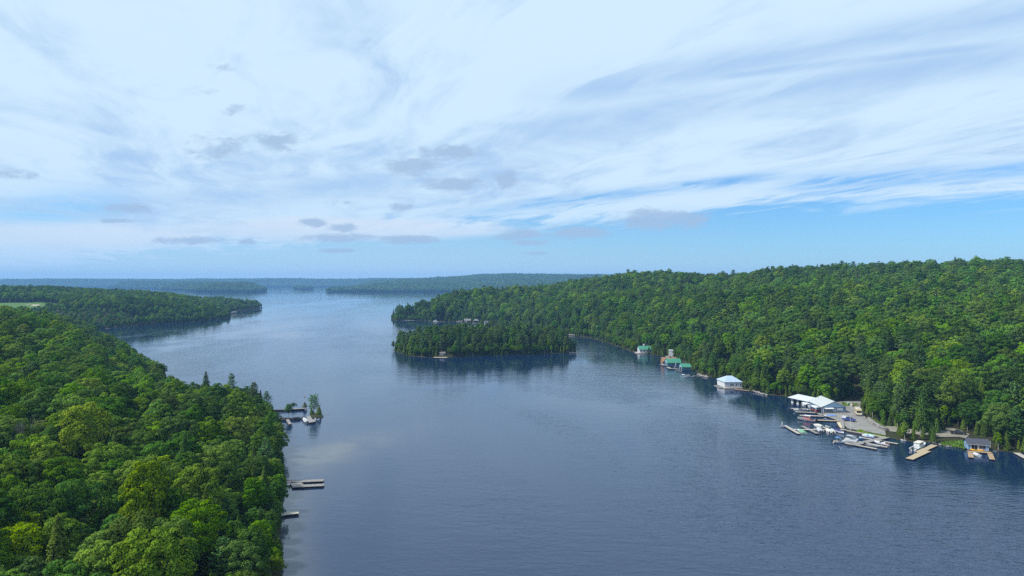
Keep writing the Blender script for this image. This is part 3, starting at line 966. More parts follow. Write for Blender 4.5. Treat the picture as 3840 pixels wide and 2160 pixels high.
def forest_object(name, label, P, rot, scl, kid, meshes, keep=None):
    """one object for the mass of a wood: its points carry kind, turn and size, geometry nodes put a tree on each"""
    me = bpy.data.meshes.new(name)
    n = len(P)
    me.vertices.add(n)
    me.vertices.foreach_set('co', np.asarray(P, np.float32).ravel())
    a = me.attributes.new('turn', 'FLOAT', 'POINT'); a.data.foreach_set('value', np.asarray(rot, np.float32))
    a = me.attributes.new('size', 'FLOAT_VECTOR', 'POINT'); a.data.foreach_set('vector', np.asarray(scl, np.float32).ravel())
    a = me.attributes.new('kindno', 'INT', 'POINT'); a.data.foreach_set('value', np.asarray(kid, np.int32))
    o = link(name, me, kind='stuff', label=label)
    ng = bpy.data.node_groups.new(name, 'GeometryNodeTree')
    ng.interface.new_socket('Geometry', in_out='INPUT', socket_type='NodeSocketGeometry')
    ng.interface.new_socket('Geometry', in_out='OUTPUT', socket_type='NodeSocketGeometry')
    N = ng.nodes; L = ng.links
    gi = N.new('NodeGroupInput'); go = N.new('NodeGroupOutput')
    na = lambda nm, t: (lambda q: (setattr(q, 'data_type', t), q.inputs['Name'].__setattr__('default_value', nm), q.outputs[0])[2])(N.new('GeometryNodeInputNamedAttribute'))
    turn = na('turn', 'FLOAT'); size = na('size', 'FLOAT_VECTOR'); kno = na('kindno', 'INT')
    cx = N.new('ShaderNodeCombineXYZ'); L.new(turn, cx.inputs[2])
    er = N.new('FunctionNodeEulerToRotation'); L.new(cx.outputs[0], er.inputs[0])
    jn = N.new('GeometryNodeJoinGeometry')
    for k, src in enumerate(meshes):
        if not (np.asarray(kid) == k).any():
            continue
        cmp_ = N.new('FunctionNodeCompare'); cmp_.data_type = 'INT'; cmp_.operation = 'EQUAL'
        ins = [s for s in cmp_.inputs if s.type == 'INT']
        L.new(kno, ins[0]); ins[1].default_value = k
        oi = N.new('GeometryNodeObjectInfo'); oi.inputs['Object'].default_value = src
        try:
            oi.inputs['As Instance'].default_value = False
        except Exception:
            pass
        ip = N.new('GeometryNodeInstanceOnPoints')
        L.new(gi.outputs[0], ip.inputs['Points']); L.new(cmp_.outputs[0], ip.inputs['Selection'])
        L.new(oi.outputs['Geometry'], ip.inputs['Instance']); L.new(er.outputs[0], ip.inputs['Rotation']); L.new(size, ip.inputs['Scale'])
        L.new(ip.outputs[0], jn.inputs[0])
    L.new(jn.outputs[0], go.inputs[0])
    md = o.modifiers.new('scatter', 'NODES'); md.node_group = ng
    return o


# source trees of the forest mass live outside the scene
mass_src = [bpy.data.objects.new(K[1] + '_source', K[4]) for K in KINDS]


def mass(name, label, sel):
    if sel.sum():
        s3 = np.stack([TS[sel], TS[sel], TSZ[sel]], 1)
        forest_object(name, label, np.stack([TX[sel], TY[sel], TZ[sel]], 1), TROT[sel], s3, TK[sel], mass_src)


rest = ~is_single
isle_m = in_poly(TX, TY, ISLE)
left_m = TX < -20
left_m &= ~isle_m
left_m &= in_poly(TX, TY, LEFT)
mass('bank_forest', 'mixed green forest covering the left bank beyond its nearest trees', rest & left_m & (TY < 880))
mass('peninsula_forest', 'dark green wood on the golf course peninsula at left', rest & left_m & (TY >= 880))
mass('island_forest', 'dense dark pines covering the small island', rest & isle_m)
mass('hillside_forest', 'rolling green hardwood forest covering the long hill on the right', rest & ~isle_m & ~left_m)

# single trees: crown and trunk under an Empty each
ROWS = [(2010, 'at the bottom edge'), (1880, 'level with the flat plain dock'), (1760, 'level with the twin finger docks'), (1660, 'just above the twin finger docks'),
        (1590, 'just below the crib docks'), (1500, 'level with the crib docks'), (1420, 'level with the flagpole top'), (1340, 'level with the island waterline'),
        (1250, 'level with the island treetops'), (1150, 'level with the far point'), (0, 'near the skyline')]
ROWS_R = [(1640, 'level with the blue boathouse'), (1560, 'level with the gravel lot'), (1490, 'level with the marina roofs'), (1420, 'level with the silver-roofed boathouse'), (1340, 'level with the green-roofed boathouses'),
          (1240, 'level with the island treetops'), (1130, 'level with the far point'), (0, 'near the skyline')]
ORD = ['first', 'second', 'third', 'fourth', 'fifth', 'sixth', 'seventh', 'eighth', 'ninth', 'tenth', 'eleventh', 'twelfth', '13th', '14th', '15th', '16th', '17th', '18th', '19th', '20th', '21st', '22nd', '23rd', '24th', '25th', '26th', '27th', '28th', '29th', '30th']
LOOK = {'dark': 'dark green broadleaf tree', 'mid': 'mid-green broadleaf tree', 'bright': 'bright green broadleaf tree', 'yellow': 'yellow-green broadleaf tree', 'birch': 'slender pale-trunked birch',
        'pine': 'feathery white pine', 'hemlock': 'dark drooping hemlock', 'cedar': 'bushy conical cedar'}
bins = {}
for i in single:
    pxx = 1920 + TX[i] / TY[i] * FPX
    pyy = HOR + (CAM_H - cmid[i]) / TY[i] * FPX
    if isle_m[i]:
        zone, row = 'island', ''
    elif left_m[i]:
        zone = 'left bank'; row = next(n_ for lim_, n_ in ROWS if pyy >= lim_)
    else:
        zone = 'right hill'; row = next(n_ for lim_, n_ in ROWS_R if pyy >= lim_)
    bins.setdefault((zone, row, KINDS[TK[i]][0]), []).append((pxx, i))


def single_tree(kidx, loc, turn, s, sz, label, group):
    K = KINDS[kidx]
    root = bpy.data.objects.new(K[1], None)
    col.objects.link(root)
    root.empty_display_size = 0.5
    root.location = loc
    root.rotation_euler = (0, 0, turn)
    root.scale = (s, s, sz)
    root['label'] = label; root['category'] = 'tree'; root['group'] = group
    for nm, me in (('crown', K[2]), ('trunk', K[3])):
        o = bpy.data.objects.new(nm, me)
        col.objects.link(o)
        o.parent = root
    return root


for (zone, row, kind), lst in bins.items():
    lst.sort()
    for q, (pxx, i) in enumerate(lst):
        where = f'{row}, {zone}' if row else 'on the island'
        if len(lst) == 1:
            lab = f'lone {LOOK[kind]} {where}'
        else:
            lab = f'{LOOK[kind]} {where}, {ORD[min(q, len(ORD) - 1)]} from left'
        single_tree(int(TK[i]), (TX[i], TY[i], TZ[i]), TROT[i], TS[i], TSZ[i], lab, f'large trees of the {zone}')

# ------------------------------------------------------------------ woods on the far land
def far_clump(seed, r, key):
    """a handful of crowns merged, for woods kilometres away"""
    r_ = np.random.default_rng(seed)
    n = 150
    d = unit(r_.normal(size=(n, 3)) + np.array([0, 0, .5]))
    lob = 1 + 0.2 * np.sin(d[:, 0] * 4 + seed) + 0.2 * np.sin(d[:, 1] * 5 + seed)
    P = d * (r * lob * r_.uniform(.8, 1.0, n))[:, None] * np.array([1, 1, 0.85]) + np.array([0, 0, r * 0.75])
    return leaves_mesh('far_clump', P, d, np.full(n, r * 0.30) * r_.uniform(.7, 1.3, n), r_.uniform(0, 1, n), LEAF[key])


far_src = [bpy.data.objects.new('far_clump_source', far_clump(300 + i, 6.5 + i * 0.5, k)) for i, k in enumerate(('dark', 'dark', 'mid', 'pine', 'hemlock'))]
for (land, nm, lab, sp, ymax) in ((FARLAND[0], 'far_hill_forest', 'blue-green forest on the big far hill', 9.5, 6600), (FARLAND[1], 'far_point_forest', 'blue forest on the low far point', 9.0, 9000),
                                  (FARLAND[2], 'far_islet_trees', 'dense trees on the far islet', 8.0, 9000), (FARLAND[4], 'horizon_forest', 'blue forest along the horizon ridge', 17.0, 9300)):
    P = np.array(land[0])
    X, Y = scatter(P[:, 0].min(), P[:, 0].max(), P[:, 1].min(), min(ymax, P[:, 1].max()), sp)
    m_ = in_poly(X, Y, land[0]) & (np.abs(X) < Y * 0.80) & (X < Y * 0.26)
    X = X[m_]; Y = Y[m_]
    m_ = dist_poly(X, Y, land[0]) > 3
    X = X[m_]; Y = Y[m_]
    Z = far_h(land)(X, Y)
    n = len(X)
    wv = wav(X, Y, 160, 3)
    kk = np.where(rng.uniform(-1, 1, n) + wv > 0.6, 3, rng.integers(0, 5, n))
    s = rng.uniform(0.8, 1.25, n) * sp / 9.0
    s3 = np.stack([s, s, s * rng.uniform(.85, 1.5, n) * (9.0 / sp) ** 0.6], 1)
    print(nm, n)
    forest_object(nm, lab, np.stack([X, Y, Z + 4], 1), rng.uniform(0, 6.28, n), s3, kk, far_src)
# ================================================================== objects
def zone(ox, oy, sc):
    return lambda x, y, z=0.0: px(ox + x / sc, oy + y / sc, z)


q1 = zone(2880, 1440, 5.367)
q2 = zone(3300, 1530, 4.767)
q3 = zone(2360, 1250, 4.767)
q4 = zone(960, 1400, 6.133)
q5 = zone(1000, 1740, 6.04)
q6 = zone(1420, 1060, 2.995)
q7 = zone(0, 1000, 2.342)


class MB:
    def __init__(s):
        s.v = []; s.f = []; s.mi = []

    def poly(s, pts, mi=0):
        b = len(s.v); s.v += [tuple(p) for p in pts]; s.f.append(tuple(range(b, b + len(pts)))); s.mi.append(mi); return s

    def box(s, x0, x1, y0, y1, z0, z1, mi=0):
        b = len(s.v)
        s.v += [(x, y, z) for z in (z0, z1) for (x, y) in ((x0, y0), (x1, y0), (x1, y1), (x0, y1))]
        for f in ((3, 2, 1, 0), (4, 5, 6, 7), (0, 1, 5, 4), (1, 2, 6, 5), (2, 3, 7, 6), (3, 0, 4, 7)):
            s.f.append(tuple(b + i for i in f)); s.mi.append(mi)
        return s

    def prism(s, pts, z0, z1, mi=0):
        """vertical prism over a plan polygon (counter-clockwise)"""
        a = sum(pts[i][0] * pts[(i + 1) % len(pts)][1] - pts[(i + 1) % len(pts)][0] * pts[i][1] for i in range(len(pts)))
        if a < 0:
            pts = pts[::-1]
        n = len(pts); b = len(s.v)
        s.v += [(x, y, z0) for x, y in pts] + [(x, y, z1) for x, y in pts]
        s.f.append(tuple(range(b + n - 1, b - 1, -1))); s.f.append(tuple(range(b + n, b + 2 * n)))
        s.f += [(b + i, b + (i + 1) % n, b + n + (i + 1) % n, b + n + i) for i in range(n)]
        s.mi += [mi] * (n + 2)
        return s

    def slab(s, quad, th):
        """thick sheet: quad in 3D, extruded by th along its normal"""
        q = [Vector(p) for p in quad]
        nrm = (q[1] - q[0]).cross(q[2] - q[0]).normalized()
        if nrm.z < 0:
            q = q[::-1]; nrm = -nrm
        b = len(s.v); n = len(q)
        s.v += [tuple(p) for p in q] + [tuple(p + nrm * th) for p in q]
        s.f.append(tuple(range(b + n - 1, b - 1, -1))); s.f.append(tuple(range(b + n, b + 2 * n)))
        s.f += [(b + i, b + (i + 1) % n, b + n + (i + 1) % n, b + n + i) for i in range(n)]
        s.mi += [0] * (n + 2)
        return s

    def tube(s, p0, p1, r0, r1=None, k=6, mi=0):
        V, F = limb(p0, p1, r0, r0 if r1 is None else r1, k)
        b = len(s.v)
        s.v += [tuple(x) for x in V]; s.f += [tuple(int(i) + b for i in f) for f in F]; s.mi += [mi] * len(F)
        s.f.append(tuple(b + i for i in range(k))[::-1]); s.f.append(tuple(b + k + i for i in range(k))); s.mi += [mi] * 2
        return s

    def build(s, name, mats, parent=None, smooth=False, **kw):
        me = bpy.data.meshes.new(name)
        me.from_pydata(s.v, [], s.f)
        for m_ in (mats if isinstance(mats, (list, tuple)) else [mats]):
            me.materials.append(m_)
        if any(s.mi):
            me.polygons.foreach_set('material_index', np.array(s.mi, np.int32))
        if smooth:
            me.polygons.foreach_set('use_smooth', np.ones(len(s.f), bool))
        me.update()
        return link(name, me, parent, **kw)


def thing(name, label, category, loc, rot=0.0, group=None):
    o = bpy.data.objects.new(name, None)
    col.objects.link(o)
    o.empty_display_size = 1.0
    o.location = loc if len(loc) == 3 else (loc[0], loc[1], 0.0)
    o.rotation_euler = (0, 0, rot)
    o['label'] = label; o['category'] = category
    if group:
        o['group'] = group
    return o


# ---- materials
white = plain('white_paint', (0.56, 0.58, 0.60), 0.5, 0.06, 1.5)
offwhite = plain('cream_paint', (0.56, 0.53, 0.46), 0.55, 0.08, 1.5)
gel = plain('white_gelcoat', (0.70, 0.71, 0.72), 0.25, 0.05, 1.0)
ltblue = plain('pale_blue_siding', (0.36, 0.52, 0.68), 0.6, 0.08, 1.2)
blue = plain('blue_siding', (0.15, 0.29, 0.50), 0.6, 0.10, 1.2)
slate = plain('slate_blue_siding', (0.12, 0.20, 0.32), 0.6, 0.12, 1.2)
teal = plain('teal_siding', (0.075, 0.17, 0.23), 0.6, 0.12, 1.2)
beige_roof = plain('beige_metal_roof', (0.42, 0.45, 0.45), 0.5, 0.07, 0.6)
white_roof = plain('white_metal_roof', (0.50, 0.53, 0.56), 0.4, 0.06, 0.6)
silver_roof = plain('silver_metal_roof', (0.42, 0.52, 0.62), 0.35, 0.06, 0.6, 0.35)
green_roof = plain('green_metal_roof', (0.045, 0.20, 0.13), 0.45, 0.10, 0.6)
brown_roof = plain('brown_shingles', (0.27, 0.15, 0.085), 0.85, 0.18, 2.5)
dark_roof = plain('charcoal_shingles', (0.050, 0.055, 0.075), 0.9, 0.25, 2.5)
grey_roof = plain('grey_shingles', (0.16, 0.16, 0.16), 0.9, 0.2, 2.5)
wood_new = plain('tan_deck_wood', (0.336, 0.272, 0.176), 0.8, 0.16, 1.4, bump=0.1)
wood_orange = plain('cedar_deck_wood', (0.30, 0.215, 0.135), 0.8, 0.16, 1.4)
wood_grey = plain('weathered_dock_wood', (0.205, 0.198, 0.190), 0.85, 0.22, 1.6, bump=0.1)
wood_pale = plain('pale_dock_wood', (0.352, 0.328, 0.288), 0.85, 0.14, 1.4)
wood_dark = plain('wet_dark_timber_and_slip_shade', (0.035, 0.028, 0.024), 0.7, 0.3, 1.6)
glass_d = plain('dark_glass', (0.015, 0.02, 0.03), 0.08, 0.1, 1.0, spec=0.8)
black = plain('black_plastic_and_slip_shade', (0.012, 0.012, 0.014), 0.4, 0.2, 2.0)
rubber = plain('tyre_rubber', (0.02, 0.02, 0.02), 0.9, 0.2, 3.0)
steel = plain('steel', (0.45, 0.46, 0.48), 0.35, 0.06, 2.0, 0.8)
rock = plain('granite', (0.20, 0.19, 0.18), 0.9, 0.35, 1.1, bump=0.4)
rock_dark = plain('wet_granite', (0.045, 0.045, 0.05), 0.8, 0.4, 1.1, bump=0.4)
gravel = plain('pale_gravel', (0.19, 0.185, 0.175), 0.95, 0.16, 0.25, bump=0.2)
sandm = plain('bunker_sand', (0.40, 0.36, 0.28), 0.95, 0.06, 0.2)
red = plain('red_canvas', (0.42, 0.03, 0.03), 0.7, 0.12, 2.0)
pinkred = plain('faded_red_cabin', (0.50, 0.22, 0.23), 0.5, 0.12, 1.5)
maroon = plain('maroon_upholstery', (0.11, 0.015, 0.025), 0.6, 0.15, 2.0)
navy = plain('navy_canvas', (0.022, 0.025, 0.13), 0.75, 0.15, 2.0)
bluecan = plain('blue_canvas', (0.10, 0.20, 0.42), 0.75, 0.12, 2.0)
skycan = plain('sky_blue_hull', (0.28, 0.46, 0.66), 0.35, 0.08, 1.5)
greencan = plain('green_canvas', (0.13, 0.30, 0.19), 0.75, 0.12, 2.0)
greycan = plain('grey_canvas', (0.34, 0.36, 0.38), 0.75, 0.12, 2.0)
beigeint = plain('beige_upholstery', (0.42, 0.38, 0.30), 0.7, 0.12, 2.0)
greyint = plain('grey_boat_floor', (0.20, 0.21, 0.22), 0.7, 0.15, 2.0)
alu = plain('aluminium_hull', (0.40, 0.42, 0.44), 0.4, 0.1, 1.5, 0.5)
yellow = plain('yellow_plastic', (0.70, 0.36, 0.012), 0.4, 0.06, 1.5)
carblue = plain('blue_car_paint', (0.025, 0.045, 0.22), 0.25, 0.06, 1.0)
cargrey = plain('dark_grey_car_paint', (0.045, 0.05, 0.06), 0.28, 0.08, 1.0)
camperp = plain('cream_vehicle_paint', (0.52, 0.45, 0.30), 0.4, 0.08, 1.0)


# ---- docks
def strip(a, b, w):
    ax, ay = a; bx, by = b
    L = math.hypot(bx - ax, by - ay); nx, ny = -(by - ay) / L * w / 2, (bx - ax) / L * w / 2
    return L


def dock(label, legs, wood=wood_pale, group=None, single_planks=False, z=0.5, category='dock', posts=True, board=0.30, name='dock'):
    """legs: list of (a, b, width) in world metres; each leg is a run of planks over a dark frame"""
    a0 = legs[0][0]
    t = thing(name, label, category, (a0[0], a0[1], 0), 0.0, group)
    for li, (a, b, w) in enumerate(legs):
        L = math.hypot(b[0] - a[0], b[1] - a[1]); ang = math.atan2(b[1] - a[1], b[0] - a[0])
        zz = z - 0.004 * li
        fr = MB().box(0.02, L - 0.02, -w / 2 + 0.06, w / 2 - 0.06, zz - 0.30, zz - 0.051)
        o = fr.build('frame', wood_dark, t)
        pl_mesh = None
        n = max(2, int(L / board)); st = L / n
        off = (a[0] - a0[0], a[1] - a0[1], 0)
        o.location = off; o.rotation_euler = (0, 0, ang)
        if single_planks:
            me0 = MB().box(0.012, st - 0.012, -w / 2, w / 2, -0.05, 0).build('plank', wood, t)
            for k in range(n):
                p = me0 if k == 0 else me0.copy()
                if k:
                    col.objects.link(p); p.parent = t
                dx_ = random.uniform(-0.05, 0.05)
                p.location = (off[0] + math.cos(ang) * st * k - math.sin(ang) * dx_, off[1] + math.sin(ang) * st * k + math.cos(ang) * dx_, zz + random.uniform(-0.012, 0.012))
                p.rotation_euler = (0, 0, ang + random.uniform(-0.006, 0.006))
        else:
            mb = MB()
            for k in range(n):
                e = random.uniform(-0.03, 0.03)
                mb.box(st * k + 0.01, st * (k + 1) - 0.01, -w / 2 + e, w / 2 + e, zz - 0.05, zz + random.uniform(-0.008, 0.008))
            o = mb.build('decking', wood, t, kind='stuff'); o.location = off; o.rotation_euler = (0, 0, ang)
        if posts:
            m_ = max(2, int(L / 4) + 1)
            for k in range(m_):
                sx = 0.25 + (L - 0.5) * k / (m_ - 1)
                for sd in (-1, 1):
                    pm = MB().tube((0, 0, -1.2), (0, 0, zz - 0.06), 0.09, k=5).build('post', wood_dark, t)
                    yy = sd * (w / 2 - 0.2)
                    pm.location = (off[0] + math.cos(ang) * sx - math.sin(ang) * yy, off[1] + math.sin(ang) * sx + math.cos(ang) * yy, 0)
    return t


def deck_poly(label, pts, wood, z=0.5, name='dock', category='dock', group=None, th=0.3):
    c = pts[0]
    t = thing(name, label, category, (c[0], c[1], 0), 0, group)
    rel = [(x - c[0], y - c[1]) for x, y in pts]
    MB().prism(rel, z - 0.06, z).build('deck', wood, t)
    cx = sum(p[0] for p in rel) / len(rel); cyy = sum(p[1] for p in rel) / len(rel)
    MB().prism([(cx + (x - cx) * 0.97, cyy + (y - cyy) * 0.97) for x, y in rel], z - th - 0.5, z - 0.062).build('frame', wood_dark, t)
    return t


# ---- boats
def hull_mesh(L, B, H, fore=0.62, floor=0.18, flare=0.8, square=0.0):
    """x forward from stern 0 to bow L; returns MB with slot 0 hull and slot 1 inside"""
    mb = MB()
    N = 11
    rows = []
    for i in range(N):
        t = i / (N - 1)
        bw = B / 2 * (1 - max(0, (t - 0.45) / 0.55) ** 2.2 * (1 - square * 0.55)) * (0.92 + 0.08 * min(1, t / 0.3))
        bw = max(bw, 0.05)
        zg = H * (0.92 + 0.28 * t ** 2)
        zk = -0.22 * H * (1 - t ** 4) + 0.55 * H * max(0, (t - 0.72) / 0.28) ** 2
        zc = zk + (zg - zk) * 0.38
        x = L * t
        cl = t > fore
        bi = bw * 0.84
        zf = zg + 0.02 if cl else H * floor
        rows.append([(x, -bi, zf), (x, -bi, zg + (0.0 if not cl else 0.001)), (x, -bw, zg), (x, -bw * flare, zc), (x, 0, zk), (x, bw * flare, zc), (x, bw, zg), (x, bi, zg + (0.0 if not cl else 0.001)), (x, bi, zf)])
    b = 0
    for r in rows:
        mb.v += r
    for i in range(N - 1):
        for j in range(8):
            a = i * 9 + j
            mb.f.append((a, a + 1, a + 10, a + 9)); mb.mi.append(1 if j in (0, 7) and (i / (N - 1)) < fore else 0)
        a = i * 9
        cl = (i + 0.5) / (N - 1) > fore
        mb.f.append((a + 8, a, a + 9, a + 17)); mb.mi.append(0 if cl else 1)
    mb.f.append((2, 3, 4, 5, 6)); mb.mi.append(0)
    mb.f.append((0, 1, 2, 6, 7, 8)); mb.mi.append(0)
    e = (N - 1) * 9
    mb.f.append((e + 6, e + 5, e + 4, e + 3, e + 2)); mb.mi.append(0)
    return mb


def boat(name, label, bow, stern, hull=gel, inside=beigeint, B=None, H=0.85, fit=(), cover=None, accent=None, group='boats at the marina', category='boat', z=0.0, square=0.0, fore=0.62):
    L = math.hypot(bow[0] - stern[0], bow[1] - stern[1])
    B = B or min(2.5, L * 0.36)
    ang = math.atan2(bow[1] - stern[1], bow[0] - stern[0])
    t = thing(name, label, category, (stern[0], stern[1], z), ang, group)
    hull_mesh(L, B, H, fore, square=square).build('hull', [hull, inside], t)
    if accent:
        st = MB()
        for sd in (-1, 1):
            st.poly([(0.05, sd * (B / 2 * 0.93 + 0.012), H * 0.62), (L * 0.5, sd * (B / 2 + 0.014), H * 0.68), (L * 0.5, sd * (B / 2 + 0.016), H * 0.9), (0.05, sd * (B / 2 * 0.93 + 0.014), H * 0.86)])
        st.build('stripe', accent, t)
    if 'seat' in fit:
        for k, (sx, sd) in enumerate(((0.36, -1), (0.36, 1), (0.10, 0))):
            w = B * 0.22 if sd else B * 0.34
            MB().box(L * sx, L * sx + 0.5, sd * B * 0.2 - w / 2, sd * B * 0.2 + w / 2, H * 0.18, H * 0.62).box(L * sx - 0.1, L * sx + 0.04, sd * B * 0.2 - w / 2, sd * B * 0.2 + w / 2, H * 0.3, H * 1.0).build('seat', inside if inside is not greyint else white, t)
    if 'windshield' in fit:
        x = L * 0.60; w = B * 0.40; h0 = H * 1.0
        ws = MB()
        ws.slab([(x, -w, h0), (x, w, h0), (x - 0.35, w * 0.9, h0 + 0.5), (x - 0.35, -w * 0.9, h0 + 0.5)], 0.03)
        for sd in (-1, 1):
            ws.slab([(x, sd * w, h0), (x - 1.0, sd * w * 1.02, h0), (x - 1.0, sd * w, h0 + 0.3), (x - 0.35, sd * w * 0.9, h0 + 0.5)], 0.03)
        ws.build('windshield', glass_d, t)
    if 'motor' in fit:
        for yy in ((0,) if 'twin' not in fit else (-0.4, 0.4)):
            m_ = MB().box(-0.55, -0.05, yy - 0.2, yy + 0.2, H * 0.75, H * 0.75 + 0.62).box(-0.42, -0.22, yy - 0.09, yy + 0.09, -0.4, H * 0.76)
            m_.box(-0.12, 0.10, yy - 0.12, yy + 0.12, H * 0.55, H * 0.95)
            m_.build('outboard_motor', black, t)
    if 'tower' in fit:
        tw = MB()
        x = L * 0.48
        for sd in (-1, 1):
            tw.tube((x + 0.5, sd * B * 0.44, H), (x, sd * B * 0.36, H + 1.4), 0.05).tube((x - 0.6, sd * B * 0.44, H), (x, sd * B * 0.36, H + 1.4), 0.05)
        tw.tube((x, -B * 0.36, H + 1.4), (x, B * 0.36, H + 1.4), 0.06).tube((x - 0.5, -B * 0.3, H + 1.45), (x - 0.5, B * 0.3, H + 1.45), 0.05)
        tw.build('tow_tower', black, t)
    if 'canopy' in fit:
        x0, x1 = L * 0.22, L * 0.58
        c = MB(); zt = H + 1.35
        for k in range(4):
            xa, xb = x0 + (x1 - x0) * k / 4, x0 + (x1 - x0) * (k + 1) / 4
            za, zb = zt + 0.16 * math.sin(k / 4 * 3.14), zt + 0.16 * math.sin((k + 1) / 4 * 3.14)
            c.slab([(xa, -B * 0.42, za), (xb, -B * 0.42, zb), (xb, B * 0.42, zb), (xa, B * 0.42, za)], 0.05)
        c.build('canopy', accent or bluecan, t)
        fr = MB()
        for sd in (-1, 1):
            for xx in (x0 + 0.1, x1 - 0.1):
                fr.tube(((x0 + x1) / 2, sd * B * 0.45, H), (xx, sd * B * 0.41, zt), 0.03, k=4)
        fr.build('canopy_frame', steel, t)
    if 'cabin' in fit:
        x0, x1 = L * 0.30, L * 0.62
        w = B * 0.36; h1 = H + 1.45
        cb = MB()
        b = 0
        cb.v += [(x0, -w, H * 0.3), (x1 + 0.5, -w, H * 0.3), (x1 + 0.5, w, H * 0.3), (x0, w, H * 0.3), (x0, -w, h1), (x1, -w * 0.92, h1), (x1, w * 0.92, h1), (x0, w, h1)]
        for f in ((3, 2, 1, 0), (4, 5, 6, 7), (0, 1, 5, 4), (1, 2, 6, 5), (2, 3, 7, 6), (3, 0, 4, 7)):
            cb.f.append(f); cb.mi.append(0)
        co = cb.build('cabin', accent or white, t)
        n = 4
        for k in range(n):
            xa = x0 + 0.15 + (x1 - x0 - 0.2) * k / n
            for sd in (-1, 1):
                MB().box(xa, xa + (x1 - x0) / n * 0.66, min(sd * w * 0.94, sd * (w + 0.02)), max(sd * w * 0.94, sd * (w + 0.02)), H + 0.55, H + 1.15).build('window', glass_d, co)
        MB().poly([(x1 + 0.34, -w * 0.8, H + 0.5), (x1 + 0.34, w * 0.8, H + 0.5), (x1 + 0.09, w * 0.78, H + 1.22), (x1 + 0.09, -w * 0.78, H + 1.22)]).build('window', glass_d, co)
        MB().box(x0 - 0.25, x1 + 0.2, -w - 0.12, w + 0.12, h1 + 0.003, h1 + 0.09).build('cabin_roof', white if accent is not white else offwhite, t)
    if 'rail' in fit:
        rl = MB()
        prev = {}
        for k in range(5):
            tt = 0.66 + 0.32 * k / 4
            bw = B / 2 * (1 - max(0, (tt - 0.45) / 0.55) ** 2.2) * 0.9
            for sd in (-1, 1):
                p = (L * tt, sd * bw, H * (0.92 + 0.28 * tt * tt)); q = (L * tt, sd * bw, p[2] + 0.45)
                rl.tube(p, q, 0.025, k=4)
                if sd in prev:
                    rl.tube(prev[sd], q, 0.025, k=4)
                prev[sd] = q
        rl.build('bow_rail', steel, t)
    if 'hoop' in fit:
        hp = MB(); n = 14
        for k in range(n):
            a, a2 = 6.283 * k / n, 6.283 * (k + 1) / n
            hp.tube((L * .25 + 0.1 * math.sin(a), 0.7 * math.cos(a), H + 0.75 + 0.7 * math.sin(a)), (L * .25 + 0.1 * math.sin(a2), 0.7 * math.cos(a2), H + 0.75 + 0.7 * math.sin(a2)), 0.10, k=5)
        hp.build('hoop', gel, t)
    if cover is not None:
        n = 8; V = MB()
        rows = []
        for i in range(n + 1):
            tt = 0.02 + 0.80 * i / n
            bw = B / 2 * (1 - max(0, (tt - 0.45) / 0.55) ** 2.2) * 0.97
            zg = H * (0.92 + 0.28 * tt * tt)
            top = 0.55 * math.sin(math.pi * min(1, (0.12 + tt * 0.95))) + 0.05
            rows.append([(L * tt, y * bw, zg + 0.03 + top * (1 - abs(y) ** 1.6)) for y in (-1, -0.6, -0.2, 0.2, 0.6, 1)])
        for r in rows:
            V.v += r
        for i in range(n):
            for j in range(5):
                a = i * 6 + j
                V.f.append((a, a + 6, a + 7, a + 1)); V.mi.append(0)
        V.f.append((0, 1, 2, 3, 4, 5)); V.mi.append(0)
        V.build('cover', cover, t, True)
    return t


def pontoon(label, bow, stern, canopy=greycan, group='boats at the marina'):
    L = math.hypot(bow[0] - stern[0], bow[1] - stern[1]); B = 2.5
    t = thing('pontoon_boat', label, 'boat', (stern[0], stern[1], 0), math.atan2(bow[1] - stern[1], bow[0] - stern[0]), group)
    for sd in (-1, 1):
        MB().tube((0, sd * 0.85, 0.12), (L * 0.9, sd * 0.85, 0.12), 0.32, k=8).tube((L * 0.9, sd * 0.85, 0.12), (L, sd * 0.85, 0.25), 0.32, 0.08, 8).build('float', alu, t)
    MB().box(0, L * 0.96, -B / 2, B / 2, 0.44, 0.54).build('deck', beigeint, t)
    f = MB()
    for a, b in (((0.3, -B / 2), (L * 0.93, -B / 2 + 0.04)), ((0.3, B / 2 - 0.04), (L * 0.93, B / 2))):
        f.box(a[0], b[0], a[1], b[1], 0.543, 1.2)
    f.box(L * 0.93, L * 0.95, -B / 2, B / 2, 0.543, 1.2)
    f.build('fence', white, t)
    for x0, y0, y1 in ((L * 0.62, -1.1, -0.5), (L * 0.62, 0.5, 1.1), (L * 0.1, -1.1, 0.4)):
        MB().box(x0, x0 + L * 0.24, y0, y1, 0.545, 0.95).build('seat', offwhite, t)
    c = MB(); zt = 2.35
    for k in range(4):
        xa, xb = L * (0.2 + 0.1125 * k), L * (0.2 + 0.1125 * (k + 1))
        za, zb = zt + 0.14 * math.sin(k / 4 * 3.14), zt + 0.14 * math.sin((k + 1) / 4 * 3.14)
        c.slab([(xa, -1.2, za), (xb, -1.2, zb), (xb, 1.2, zb), (xa, 1.2, za)], 0.05)
    c.build('canopy', canopy, t)
    fr = MB()
    for sd in (-1, 1):
        for xx in (0.22, 0.63):
            fr.tube((L * 0.42, sd * 1.22, 1.2), (L * xx, sd * 1.19, zt), 0.03, k=4)
    fr.build('canopy_frame', steel, t)
    MB().box(-0.5, -0.05, -0.2, 0.2, 0.6, 1.2).box(-0.4, -0.2, -0.08, 0.08, -0.4, 0.6).build('outboard_motor', black, t)
    return t


